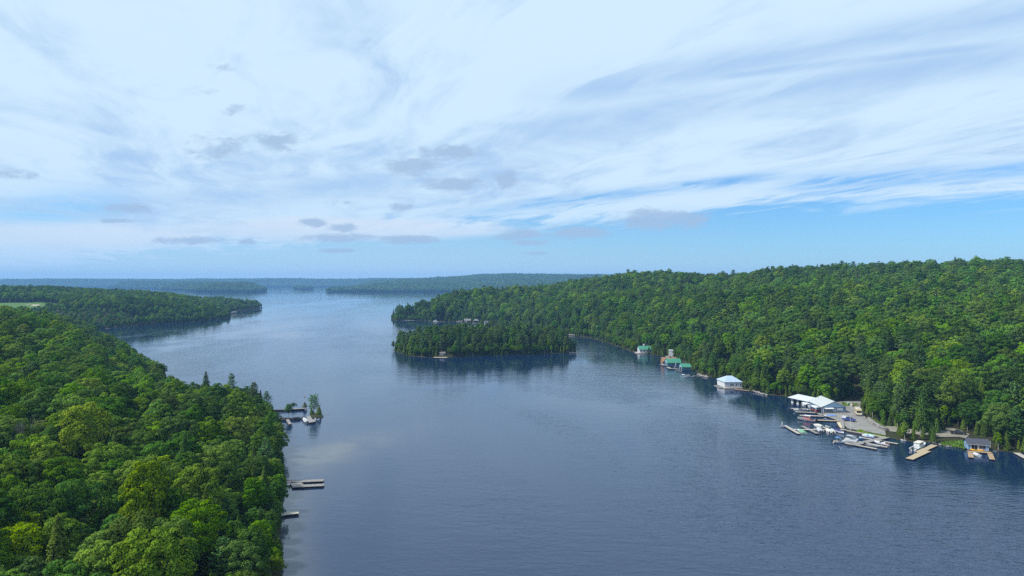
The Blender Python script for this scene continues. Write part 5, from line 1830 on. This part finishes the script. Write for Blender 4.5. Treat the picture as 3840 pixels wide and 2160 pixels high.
dock('U-shaped cedar dock in front of the blue boathouse', [(q2(1585, 780, Z), q2(2015, 803, Z), 2.2), (q2(1632, 800, Z), q2(1648, 890, Z), 1.7), (q2(1985, 820, Z), q2(2028, 926, Z), 1.7)], wood_orange, 'docks by the blue boathouse', z=0.55)
for k, (dy_, lab_) in enumerate(((0.0, 'yellow kayak lying nearest the blue boathouse windows'), (-0.75, 'yellow kayak lying nearest the dock edge'))):
    ky = thing('kayak', lab_, 'kayak', (175.4, 260.75 + dy_, 0.58), R(-18), 'yellow kayaks on the dock')
    kb = MB(); n = 10; ring = []
    for i in range(n + 1):
        t_ = i / n; w_ = 0.34 * math.sin(math.pi * (0.04 + 0.92 * t_)) ** 0.7; h_ = 0.17 + 0.10 * (2 * t_ - 1) ** 2
        for j in range(8):
            a_ = 6.283 * j / 8
            kb.v.append((4.0 * t_, w_ * math.cos(a_), 0.2 + h_ * math.sin(a_) * (1 if math.sin(a_) > 0 else 0.9)))
    for i in range(n):
        for j in range(8):
            kb.f.append((i * 8 + j, i * 8 + (j + 1) % 8, (i + 1) * 8 + (j + 1) % 8, (i + 1) * 8 + j)); kb.mi.append(0)
    kb.f.append(tuple(range(8))[::-1]); kb.f.append(tuple(range(n * 8, n * 8 + 8))); kb.mi += [0, 0]
    kb.build('hull', yellow, ky, True)
    MB().prism([(1.5 + 0.5 * math.cos(a_) * 1.1, 0.22 * math.sin(a_)) for a_ in np.linspace(0, 6.283, 13)[:-1]], 0.36, 0.43).build('cockpit', black, ky)
dock('long angled tan dock in two offset sections', [(q2(990, 668, Z), q2(700, 800, Z), 2.3), (q2(860, 770, Z), q2(540, 918, Z), 2.6)], wood_new, 'docks by the blue boathouse', z=0.55)
gate = thing('dock_railing', 'small weathered wooden railing at the root of the angled dock', 'railing', (*q2(990, 655, .8), 0.6), R(25))
for xx in (-0.9, 0.9):
    MB().tube((xx, 0, 0), (xx, 0, 2.3 if xx < 0 else 1.3), 0.07).build('post', wood_grey, gate)
for zz in (0.6, 1.1):
    MB().box(-0.9, 0.9, -0.04, 0.04, zz, zz + 0.12).build('rail', wood_grey, gate)
px1, py1 = q2(2006, 740)
pp = thing('mooring_pole', 'white mooring pole at the right corner of the blue boathouse', 'pole', (px1, py1 + 0.5, 0))
MB().tube((0, 0, -1), (0, 0, 3.0), 0.07, k=8).build('pole', white, pp)
MB().tube((0, 0, 3.0), (0, 0, 3.06), 0.09, k=8).build('cap', steel, pp)
dock('pale dock cut by the right edge of the photo', [(q2(2460, 805, Z), q2(2760, 965, Z), 2.2)], wood_pale, 'docks by the blue boathouse')

# ---- silver-roofed boathouse
sb = house('silver_boathouse', 'white boathouse with silver-blue hipped metal roof on the right shore', 'boathouse', 134.2, 421.0, R(3), 10.6, 13.0, 3.3, 6.3, 'hip', white, silver_roof, white, 0.5, 0.5,
           wins=[('F', -1.3, 1.2, 0.7, 1.2), ('F', -0.2, 1.2, 0.7, 1.2), ('F', 1.9, 1.2, 0.7, 1.2), ('F', 4.5, 1.2, 0.7, 1.2)], rx=0.28)
MB().box(-5.37, -5.303, -3.2, 0.2, 0.0, 2.6).build('boat_door', white, sb)
MB().box(-5.37, -5.303, 1.0, 4.6, 0.0, 2.6).build('boat_door', white, sb)
MB().box(-6.0, 5.6, -7.9, -6.503, -0.5, 0.0).build('apron', plain('pink_concrete', (0.42, 0.33, 0.28), 0.9), sb)
for k in range(3):
    MB().box(-8.6 + k * 0.25, -5.303, -5.4 + k * 4.2, -4.2 + k * 4.2, -0.5, -0.05).build('finger_deck', wood_pale, sb)
dock('cedar gangway from the silver-roofed boathouse to the shore', [(q3(1890, 1000, Z), q3(2150, 1028, Z), 1.9)], wood_orange)

# ---- green roofed row
gb = house('green_boathouse', 'white boathouse with green hipped roof and small cupola, farthest of the row', 'boathouse', 121.0, 622.0, R(2), 11.6, 9.0, 3.2, 5.8, 'gx', white, green_roof, white, 0.5, 0.5,
           wins=[('F', -4.2, 1.0, 0.9, 1.3), ('F', -1.5, 1.0, 0.9, 1.3), ('F', 1.5, 1.0, 0.9, 1.3), ('F', 4.2, 1.0, 0.9, 1.3), ('L', 1.5, 0.4, 2.2, 2.0)])
cp = MB().box(-1.4, -0.2, -0.6, 0.6, 5.3, 7.0).build('cupola', white, gb)
MB().tube((-0.8, 0, 7.003), (-0.8, 0, 7.7), 0.9, 0.05, 8).build('cupola_roof', white_roof, cp)
MB().tube((1.5, 1.0, 5.0), (1.5, 1.0, 8.4), 0.08).build('flagstaff', white, gb)
MB().box(-8.2, 7.8, -6.2, -4.503, -0.5, 0.0).build('apron', plain('pink_concrete', (0.42, 0.33, 0.28)), gb)
MB().box(-8.4, -5.803, -4.5, 4.2, -0.5, 0.0).build('side_deck', wood_pale, gb)
wh = house('white_house', 'flat-roofed two-storey white boathouse half hidden by a tree', 'boathouse', 139.6, 589.0, R(-14), 8.2, 7.0, 5.4, 5.4, 'flat', white, white_roof, white, 0.3, 0.2,
           wins=[('F', -0.4, 3.4, 1.0, 1.1), ('F', 2.0, 3.4, 1.0, 1.1), ('F', -0.4, 0.9, 1.0, 1.1), ('F', 2.0, 0.9, 1.0, 1.1), ('L', -1.4, 3.4, 0.9, 1.2), ('L', -1.2, 0.3, 1.0, 2.0, {'name': 'door'})])
MB().box(4.103, 8.0, -3.2, 0.5, 2.7, 2.9).build('balcony', white, wh)
MB().box(4.11, 8.0, -3.25, -3.15, 2.903, 3.8).build('balcony_rail', white, wh)
MB().box(-6.5, -4.103, -3.6, 0.5, -0.3, 0.05).build('side_deck', wood_pale, wh)
br = house('brown_boathouse', 'low boathouse with rust-brown shingle roof left of the green roofs', 'boathouse', 123.2, 536.5, R(2), 11.0, 7.0, 2.4, 5.0, 'gx', plain('brown_siding', (0.22, 0.13, 0.08), 0.8), brown_roof, offwhite, 0.4, 0.4,
           wins=[('F', -3, 0.8, 0.9, 1.0), ('F', 0, 0.8, 0.9, 1.0)])
MB().box(0.6, 1.6, -0.5, 0.5, 4.6, 6.1).build('chimney', plain('brick_chimney', (0.25, 0.12, 0.08), 0.9), br)
dock('grey dock with boats in front of the brown boathouse', [(r2(285, 605, Z), r2(545, 660, Z), 2.4), (r2(330, 560, Z), r2(470, 570, Z), 1.6)], wood_grey, 'docks of the boathouse row')
boat('runabout', 'white boat lying off the brown boathouse', r2(300, 590), r2(480, 580), gel, greyint, 2.0, 0.75, ('windshield', 'seat'), group='boats along the boathouse row')
boat('runabout', 'grey boat tied below the brown boathouse dock', r2(350, 638), r2(520, 640), gel, maroon, 2.0, 0.75, ('windshield',), group='boats along the boathouse row')
g2 = house('green_boathouse', 'teal boathouse with long green gable roof, middle of the row', 'boathouse', 123.0, 522.0, R(2), 10.0, 8.5, 3.0, 5.6, 'gx', teal, green_roof, white, 0.5, 0.5,
           wins=[('F', -1.5, 1.2, 0.9, 0.9), ('F', 2.2, 1.2, 0.9, 0.9), ('L', -1.0, 0.8, 1.2, 1.6), ('L', 1.8, 0.8, 1.2, 1.6)])
MB().poly([(-5.02, -4.25, 3.0), (-5.02, 4.25, 3.0), (-5.02, 0, 5.55)][::-1]).poly([(-5.006, -4.25, 3.0), (-5.006, 4.25, 3.0), (-5.006, 0, 5.55)]).build('gable_panel', ltblue, g2)
MB().box(0.3, 0.9, -6.5, -6.0, -0.5, 2.6).build('porch_post', white, g2)
dock('pale dock with white chairs in front of the middle green roof', [(r2(575, 715, Z), r2(720, 775, Z), 2.2), (r2(740, 765, Z), r2(985, 775, Z), 2.0)], wood_pale, 'docks of the boathouse row')
boat('runabout', 'brown-seated boat between the middle boathouse and its dock', r2(640, 700), r2(810, 710), gel, maroon, 2.1, 0.8, ('windshield', 'seat'), group='boats along the boathouse row')
boat('runabout', 'dark covered boat in front of the middle green roof', r2(830, 745), r2(985, 735), gel, navy, 2.1, 0.8, (), cover=navy, group='boats along the boathouse row')
g3 = house('green_boathouse', 'small teal boathouse with bright green gable roof, nearest of the row', 'boathouse', 126.3, 498.0, R(1), 6.6, 7.5, 2.7, 4.7, 'gx', teal, green_roof, white, 0.4, 0.4,
           wins=[('F', 0.6, 1.2, 0.8, 0.8)])
MB().box(-3.37, -3.303, -2.4, 1.0, -0.3, 2.1).build('slip_shade_panel', black, g3)  # flat black panel painted as the shade inside the boat slip, no real opening
MB().poly([(-3.32, -3.75, 2.7), (-3.32, 3.75, 2.7), (-3.32, 0, 4.65)][::-1]).poly([(-3.306, -3.75, 2.7), (-3.306, 3.75, 2.7), (-3.306, 0, 4.65)]).build('gable_panel', ltblue, g3)
for xx in (-3.36,):
    for yy in (-3.6, -2.6, 1.2, 3.6):
        MB().box(xx - 0.05, xx + 0.053, yy - 0.12, yy + 0.12, -0.3, 2.68).build('corner_trim', white, g3)
dock('stepped pale float left of the nearest green roof', [(r2(905, 830, Z), r2(1010, 830, Z), 1.5), (r2(985, 865, Z), r2(1060, 862, Z), 1.4), (r2(1060, 895, Z), r2(1140, 895, Z), 1.3)], wood_pale, 'docks of the boathouse row')
dock('narrow grey dock running from bedrock to the canoe', [(r2(1590, 1075, Z), r2(1950, 1078, Z), 1.6)], wood_grey, 'docks of the boathouse row')
boat('runabout', 'pale boat with arched tower off the narrow grey dock', r2(1160, 1055), r2(1480, 1078), gel, greyint, 2.3, 0.8, ('windshield', 'tower', 'motor'), group='boats along the boathouse row')
boat('canoe', 'low white canoe below the boat with arched tower', r2(1260, 1125), r2(1615, 1118), gel, greyint, 1.3, 0.5, (), group='boats along the boathouse row', category='canoe')

# ---- far shore of the right point, behind the island
FS = 'docks on the far point'
dock('white dock with canopied lift at the very tip of the point', [(r5(368, 195, Z), r5(600, 198, Z), 3.0)], white, FS)
lf = thing('boat_lift', 'white canopied boat lift on the tip dock', 'boat lift', (*r5(520, 192), 0), 0)
c = MB().slab([(-3.0, -2.2, 4.1), (3.0, -2.2, 4.1), (3.0, 0, 5.0), (-3.0, 0, 5.0)], 0.1).slab([(-3.0, 2.2, 4.1), (3.0, 2.2, 4.1), (3.0, 0, 5.0), (-3.0, 0, 5.0)], 0.1).build('canopy', white, lf)
for sx_0 in (-2.8, 2.8):
    for sy_0 in (-2.0, 2.0):
        MB().tube((sx_0, sy_0, -1), (sx_0, sy_0, 4.2), 0.12).build('post', steel, lf)
boat('runabout', 'white boat moored at the left end of the tip dock', r5(370, 188), r5(470, 186), gel, greyint, 2.6, 1.0, ('windshield',), group='boats on the far point')
dock('grey dock in front of bare rock on the far point', [(r5(1010, 240, Z), r5(1250, 240, Z), 2.2)], wood_grey, FS)
boat('runabout', 'white cruiser moored before the bare rock on the far point', r5(1060, 232), r5(1165, 236), gel, greyint, 3.0, 1.3, ('cabin',), accent=white, group='boats on the far point')
stone_run('shore_rocks', 'bare pinkish rock slope behind the white cruiser', 'rocks', [r5(1130, 212), r5(1260, 205), r5(1390, 218)], 5.0, 2, False, 0.6, 0, 1.5)
stone_run('shore_rocks', 'bare rock shelf left of the grey-roofed boathouses', 'rocks', [r5(1620, 235), r5(1790, 238)], 3.0, 1, False, 0.6, 0, 1.0)
h1 = house('boathouse', 'grey-roofed boathouse with bright white door on the far point', 'boathouse', r5(1885, 255)[0], r5(1885, 255)[1] + 3.5, 0, 9.5, 8, 3.2, 5.6, 'gx', plain('brown_siding', (0.2, 0.13, 0.09)), grey_roof, white, 0.4, 0.6, group='boathouses on the far point')
MB().box(-3.2, -1.0, -4.08, -4.003, -0.3, 2.9).build('boat_door', white, h1)
h2 = house('boathouse', 'pale-roofed open boathouse with dark slip on the far point', 'boathouse', r5(2095, 258)[0], r5(2095, 258)[1] + 3.5, 0, 8.0, 8, 3.0, 5.2, 'hip', wood_dark, grey_roof, white, 0.4, 0.7, group='boathouses on the far point')  # closed box; dark wall colour stands in for shade inside the open slip
for s in (-3.85, 3.85):
    MB().box(s - 0.3, s + 0.3, -4.3, -4.003, -0.4, 2.98).build('corner_post', offwhite, h2)
dock('long white dock in front of the open boathouse', [(r5(1990, 265, Z), r5(2250, 262, Z), 2.4)], white, FS)
h3 = house('cottage', 'narrow two-storey pale cottage behind the island pines', 'cottage', r5(2340, 320)[0], r5(2340, 320)[1] + 5, 0, 6.5, 6, 5.6, 5.6, 'flat', offwhite, grey_roof, white, 0.4, 0.3, wins=[('F', -1.2, 1.0, 1.6, 1.4), ('F', -1.2, 3.6, 1.6, 1.2)])
dock('white float dock partly hidden by island treetops', [(r5(2160, 325, Z), r5(2340, 322, Z), 2.6)], white, FS)
dock('short pale dock right of the island on the hill shore', [(q6(2425, 635, Z), q6(2545, 637, Z), 2.0)], wood_pale, FS)
stone_run('shore_rocks', 'pale boulders on the hill shore just right of the island', 'rocks', [q6(2140, 592), q6(2200, 596)], 2.4, 1, False, 0.6)
stone_run('shore_rocks', 'sloping bedrock above the short pale dock', 'rocks', [q6(2440, 628), q6(2530, 630)], 2.6, 1, False, 0.6)

# ---- the island's dock and shed
dock('wide tan dock on the island shore', [(q6(617, 838, Z), q6(770, 840, Z), 4.4)], plain('pale_cedar_wood', (0.42, 0.34, 0.26), 0.8), None)
ihx, ihy = q6(712, 828, Z)
ih = house('island_shed', 'small beige boathouse shed on the island dock', 'shed', ihx, ihy + 3.6, 0, 4.6, 3.4, 3.0, 3.0, 'flat', offwhite, plain('beige_shingles', (0.36, 0.31, 0.26), 0.9), white, 0.52, 0.35, wins=[('F', -1.2, 1.0, 0.9, 1.0)])
MB().box(0.9, 1.9, -1.78, -1.703, 0.05, 2.3).build('door', wood_dark, ih)
lg = thing('fallen_log', 'bare fallen log leaning into the water at the island\'s right end', 'log', (*q6(2180, 796), 0))
tx_, ty_ = q6(2250, 775)[0] - q6(2180, 796)[0], 3.0
MB().tube((-3, -0.6, 0.6), (tx_, ty_, 0.5), 0.26, 0.10, 6).build('trunk', BARK_PALE, lg)
MB().tube((tx_ * 0.4, ty_ * 0.4, 0.5), (tx_ * 0.8, ty_ * 0.4 + 1.5, 1.8), 0.10, 0.04, 5).build('branch', BARK_PALE, lg)
MB().tube((tx_ * 0.6, ty_ * 0.6, 0.5), (tx_ * 0.7, ty_ * 0.6 - 2.0, 0.4), 0.09, 0.03, 5).build('branch', BARK_PALE, lg)

# ---- crib docks off the left bank
dock('long dark timber pier with grey deck, back of the crib docks', [(q4(330, 850, .9), q4(1160, 806, .9), 2.0)], wood_grey, 'crib docks', z=0.9)
for k in range(1):
    a, b = q4(380, 880, 0), q4(1100, 845, 0)
    pw = thing('pier_wall', 'dark timber crib wall under the long back pier', 'seawall', (a[0], a[1] + .5, 0), math.atan2(b[1] - a[1], b[0] - a[0]))
    for j in range(3):
        MB().box(0, math.hypot(b[0] - a[0], b[1] - a[1]), -0.14, 0.14, -0.3 + 0.29 * j, -0.02 + 0.29 * j).build('timber', wood_dark, pw)
stone_run('rock_crib', 'dark rock breakwater joining the two front crib docks', 'breakwater', [q4(500, 1090), q4(750, 1090), q4(960, 1070), q4(1160, 1060)], 0.95, 3, True, 0.6, -0.15)
deck_poly('left grey deck with a dog-leg on the rock breakwater', [q4(490, 1075, .7), q4(490, 1055, .7), q4(735, 1040, .7), q4(808, 1160, .7), q4(742, 1180, .7), q4(675, 1062, .7)], wood_grey, 0.7, group='crib docks')
deck_poly('right grey stepped deck beside the tree islet', [q4(1152, 1000, .7), q4(1238, 980, .7), q4(1290, 1062, .7), q4(1328, 1062, .7), q4(1372, 1110, .7), q4(1205, 1142, .7)], wood_grey, 0.7, group='crib docks')
boat('bowrider', 'white bowrider with grey cover and black outboard at the stepped deck', q4(1085, 1062), q4(1170, 1160), gel, greyint, 2.3, 0.85, ('motor', 'seat'), cover=greycan, group='boats at the crib docks')
boat('runabout', 'blue-grey runabout moored right of the stepped deck', q4(1340, 1085), q4(1462, 1098), plain('blue_grey_hull', (0.42, 0.50, 0.62), 0.35), greyint, 2.2, 0.8, ('windshield', 'seat', 'motor'), group='boats at the crib docks')
# the islet itself
ic = q4(1385, 1000)
pts = [q4(1240, 1000), q4(1330, 1052), q4(1430, 1045), q4(1522, 1020), q4(1525, 985), q4(1450, 930), q4(1330, 925), q4(1230, 960)]
rel = [(x - ic[0], y - ic[1]) for x, y in pts]
il = MB()
n = len(rel); b0 = 0
for s, zz in ((1.06, -0.8), (1.0, 0.25), (0.8, 0.62)):
    il.v += [(x * s, y * s, zz + (0.08 * math.sin(i * 2.1) if zz > 0 else 0)) for i, (x, y) in enumerate(rel)]
il.v.append((0, 0, 0.75))
for L2 in range(2):
    for i in range(n):
        il.f.append((L2 * n + i, L2 * n + (i + 1) % n, (L2 + 1) * n + (i + 1) % n, (L2 + 1) * n + i)); il.mi.append(0)
for i in range(n):
    il.f.append((2 * n + i, 2 * n + (i + 1) % n, 3 * n)); il.mi.append(0)
o = il.build('islet', GM, None, True, kind='structure', label='tiny grassy islet at the end of the crib docks'); o.location = (ic[0], ic[1], 0)
stone_run('rock_edge', 'rim of dark stones round the tree islet', 'rocks', pts[1:5], 0.7, 1, True, 0.7)
GT = 'trees on the crib docks'


def pick_mesh(kind, k=0):
    return by_kind[kind][k % len(by_kind[kind])]


x_, y_ = q4(1320, 960)
single_tree(pick_mesh('islet', 0), (x_, y_, 0.4), 0.7, 1.0, 1.0, 'tall pale-trunked white pine on the tree islet', GT)
x_, y_ = q4(1440, 985)
single_tree(pick_mesh('cedar', 1), (x_, y_, 0.4), 1.7, 0.62, 0.36, 'round dark bush at the right side of the islet', GT)
x_, y_ = q4(1270, 965)
single_tree(pick_mesh('cedar', 0), (x_, y_, 0.4), 2.7, 0.40, 0.18, 'low dark bush at the left foot of the islet pine', GT)
x_, y_ = q4(1110, 825)
single_tree(pick_mesh('cedar', 1), (x_, y_, 0.5), 0.3, 0.55, 0.25, 'dark round bush at the end of the back pier', GT)
x_, y_ = q4(850, 810)
single_tree(pick_mesh('mid', 1), (x_, y_, -0.5), 0.3, 0.20, 0.16, 'low leafy bush in the middle of the back pier', GT)
x_, y_ = q4(742, 1040)
single_tree(pick_mesh('birch', 0), (x_, y_, 0.3), 1.1, 0.52, 0.36, 'young leafy tree standing alone on the rock breakwater', GT)
x_, y_ = q4(270, 900)
single_tree(pick_mesh('pine', 1), (x_ - 1.5, y_ + 2, 0.4), 1.1, 0.62, 0.46, 'feathery young pine beside the white-roofed cabana', GT)
x_, y_ = q4(60, 900)
single_tree(pick_mesh('pine', 0), (x_ - 1, y_ - 4, 0.8), 2.1, 0.66, 0.62, 'tall feathery pine at the tip of the left bank', GT)
fx_, fy_ = q4(1095, 812, .9)
fl = thing('flagpole', 'white flagpole with red and white flag on the back pier', 'flagpole', (fx_, fy_, 0.9))
MB().tube((0, 0, 0), (0, 0, 6.6), 0.08, 0.05, 6).build('pole', white, fl)
fm = MB()
for k in range(5):
    a0, a1 = k / 5, (k + 1) / 5
    w0, w1 = 0.14 * math.sin(a0 * 7), 0.14 * math.sin(a1 * 7)
    fm.poly([(0.06 + a0 * 0.75, w0, 6.4 - 0.45 * a0), (0.06 + a1 * 0.75, w1, 6.4 - 0.45 * a1), (0.06 + a1 * 0.75, w1, 5.5 - 0.5 * a1), (0.06 + a0 * 0.75, w0, 5.5 - 0.5 * a0)], 1 if k in (1, 2, 3) else 0)
fm.build('flag', [red, white], fl)
x_, y_ = q4(300, 880)
cb_ = thing('cabana', 'small white-roofed cabana at the root of the back pier', 'cabana', (x_, y_, 0.6), 0.1)
MB().slab([(-1.9, -1.5, 2.3), (1.9, -1.5, 2.3), (1.9, 1.5, 2.6), (-1.9, 1.5, 2.6)], 0.14).build('roof', white_roof, cb_)
for sx_0 in (-1.6, 1.6):
    for sy_0 in (-1.2, 1.2):
        MB().tube((sx_0, sy_0, 0), (sx_0, sy_0, 2.42), 0.07).build('post', white, cb_)
MB().box(-1.5, 1.5, 0.9, 1.0, 0, 1.4).build('screen', greycan, cb_)
MB().box(-2.0, 2.2, -1.8, 1.8, -0.9, 0.0).build('platform', wood_grey, cb_)

# ---- docks of the near left bank
dock('twin finger dock of weathered planks, upper and lower arm joined', [(q5(470, 415, Z), q5(1278, 380, Z), 2.5), (q5(565, 520, Z), q5(1288, 485, Z), 2.5), (q5(640, 440, .49), q5(700, 500, .49), 3.5)], wood_grey, 'docks on the near left bank', True, 0.55, board=0.36)
stp = thing('dock_steps', 'short white and red striped steps at the root of the twin dock', 'steps', (*q5(430, 440, .6), 0.2), R(4))
for k in range(4):
    MB().box(-1.6, 1.4, -1.5 + 0.75 * k, -0.80 + 0.75 * k, 0.0 + 0.16 * k, 0.4 + 0.16 * k).build('step', (white, plain('faded_red_wood', (0.26, 0.12, 0.10), 0.8))[k % 2], stp)
dock('flat plain pale dock, lowest on the left bank', [(q5(318, 1160, Z), q5(708, 1112, Z), 2.4)], plain('smooth_pale_wood', (0.42, 0.39, 0.33), 0.8, 0.07), 'docks on the near left bank', True, 0.6, board=0.42)

# ---- left peninsula shore
x_, y_ = q7(1230, 508)
dock('pale dock with white platform on the peninsula shore', [(q7(1195, 500, Z), q7(1262, 507, Z), 3.0)], white, 'docks on the peninsula')
dock('grey dock at the end of the peninsula', [(q7(2025, 430, Z), q7(2085, 424, Z), 3.0)], wood_grey, 'docks on the peninsula')
deck_poly('dark swim raft floating off the peninsula', [q7(2100, 431), q7(2150, 429), q7(2152, 425), q7(2105, 426)], wood_dark, 0.7, 'swim_raft', 'raft')
dock('small pale dock under the peninsula trees', [(q7(925, 543, Z), q7(965, 541, Z), 2.0)], wood_pale, 'docks on the peninsula')
stone_run('shore_rocks', 'grey rocks beside the dock at the peninsula end', 'rocks', [r6(620, 1110), r6(840, 1080)], 3.0, 2, False, 0.6, 0, 1.2)
hx_, hy_ = r6(1590, 830)
house('cottage', 'dark low cottage among the pines at the peninsula tip', 'cottage', hx_, hy_ + 10, 0, 11, 7, 2.8, 5.0, 'gx', plain('brown_siding', (0.2, 0.13, 0.09)), grey_roof, white, gz(hx_, hy_ + 10), 0.5, wins=[('F', -3, 0.9, 1.8, 1.2), ('F', 1, 0.9, 1.8, 1.2)])

# ---- radio mast on the big hill and cottages on its shore
mxx, myy = -422.0, 5750.0
mz = float(far_h(FARLAND[0])(np.array([mxx]), np.array([myy]))[0])
mast = thing('radio_mast', 'thin lattice radio mast on top of the big far hill', 'mast', (mxx, myy, mz))
for k in range(3):
    a_ = 2.09 * k
    MB().tube((1.8 * math.cos(a_), 1.8 * math.sin(a_), 0), (0.4 * math.cos(a_), 0.4 * math.sin(a_), 62), 0.35, 0.25, 4).build('leg', steel, mast)
br_ = MB()
for j in range(10):
    f0, f1 = j / 10, (j + 1) / 10
    for k in range(3):
        a_, a2_ = 2.09 * k, 2.09 * (k + 1)
        s0, s1 = 1.8 - 1.4 * f0, 1.8 - 1.4 * f1
        br_.tube((s0 * math.cos(a_), s0 * math.sin(a_), 62 * f0), (s1 * math.cos(a2_), s1 * math.sin(a2_), 62 * f1), 0.15, k=3)
br_.build('bracing', steel, mast)
for k, (qx, cm_, lab_) in enumerate(((1716, white, 'white cottage on the far hill shore, left of three'), (1727, plain('brick_cottage', (0.3, 0.14, 0.1), 0.9), 'reddish cottage on the far hill shore, middle of three'), (1738, offwhite, 'cream cottage on the far hill shore, right of three'))):
    hx_, hy_ = px(qx, 1097.2)
    house('cottage', lab_, 'cottage', hx_, hy_ - 6, 0, 14, 9, 4.5, 8.5, 'gx', cm_, brown_roof, white, 0.3, 0.6, group='cottages on the far hill shore', wins=[('F', -3, 1.2, 2.4, 1.8), ('F', 3, 1.2, 2.4, 1.8)])

# ---- bare grey trees in the left wood, and low plants
for k, (pxx, pyy, dd, s, lab_) in enumerate(((95, 1512, 190, 1.0, 'bare grey tree with pale twigs at the left photo edge'), (385, 1535, 200, 1.0, 'grey leafless tree in the middle of the left wood'),
                                            (965, 1990, 148, 0.7, 'pale bare branches near the plain dock'))):
    x_ = (pxx - 1920) / FPX * dd
    top = CAM_H - (pyy - HOR) / FPX * dd
    z0 = gz(x_, dd)
    hgt = max(6.0, top - z0)
    bs, bt_ = bare_tree(400 + k, 17.0)
    t = thing('bare_tree', lab_, 'dead tree', (x_, dd, z0 - 0.3), 0, 'bare grey trees in the left wood')
    t.scale = (hgt / 22, hgt / 22, hgt / 17)
    link('trunk', mesh_np('trunk', bs[0], bs[1], plain('grey_dead_wood', (0.15, 0.145, 0.14), 0.9, 0.2, 2.0), True), t)
    link('twigs', mesh_np('twigs', bt_[0], bt_[1], plain('grey_dead_wood', (0.15, 0.145, 0.14))), t, kind='stuff')


for xx, yy, kd, s_, sz_, lab_ in ((-154, 343, 'hemlock', 1.05, 1.0, 'broad dark conifer rising above the left wood, farthest of four shore conifers'), (-139, 338, 'pine', 0.62, 0.78, 'ragged pine top between the broad conifer and the two tip pines')):
    single_tree(pick_mesh(kd, 0), (xx, yy, gz(xx, yy) - 0.2), 0.4, s_, sz_, lab_, 'large trees of the left bank')
for xx, yy, s_, sz_, lab_ in ((-121, 192, 1.02, 1.22, 'broad yellow-green maple standing out in the upper middle of the left wood'), (-80, 148, 0.86, 1.22, 'tall yellow-green tree beside the dark gap of the near left wood')):
    single_tree(pick_mesh('yellow', int(s_)), (xx, yy, gz(xx, yy) - 0.2), 1.3, s_, sz_, lab_, 'large trees of the left bank')


def tufts(name, label, poly, n, s, key, tall=1.0, z=0.0):
    P = np.array(poly)
    X = rng.uniform(P[:, 0].min(), P[:, 0].max(), n * 8); Y = rng.uniform(P[:, 1].min(), P[:, 1].max(), n * 8)
    m_ = in_poly(X, Y, poly); X = X[m_][:n]; Y = Y[m_][:n]
    ZZ = np.maximum(ground_h(X, Y), 0.3) + z + rng.uniform(0.0, 0.6, len(X)) * tall
    N = unit(np.stack([rng.normal(size=len(X)) * .4, rng.normal(size=len(X)) * .4, np.ones(len(X))], 1))
    me = leaves_mesh(name, np.stack([X, Y, ZZ], 1), N, rng.uniform(.6, 1.4, len(X)) * s, rng.uniform(0, 1, len(X)), LEAF[key])
    link(name, me, kind='stuff', label=label)


tufts('bank_plants', 'bright green and yellow plants along the seawall', [q1(1800, 930, 1), q1(1860, 905, 1), q1(2050, 975, 1), q1(2390, 1035, 1), q1(2400, 1062, 1), q1(2000, 995, 1), q1(1830, 955, 1)], 900, 0.28, 'bright', 0.9)
tufts('bank_grass', 'lush green grass bank beside the blue boathouse', [q2(1090, 600, 1), q2(1545, 590, 1), q2(1550, 725, 1), q2(1400, 700, .6), q2(1110, 660, .6)], 1500, 0.26, 'bright', 0.7)
tufts('lot_weeds', 'green weeds at the back of the gravel lot', [q1(1480, 440, 1), q1(1500, 380, 1), q1(1800, 400, 1), q1(1830, 440, 1)], 900, 0.35, 'bright', 0.8)
tufts('boulder_weeds', 'green scrub above the boulder wall', [q1(2080, 690, 1), q1(2200, 740, 1), q1(2400, 900, 1), q1(2400, 935, 1), q1(2240, 850, 1), q1(2080, 740, 1)], 900, 0.4, 'mid', 1.0)
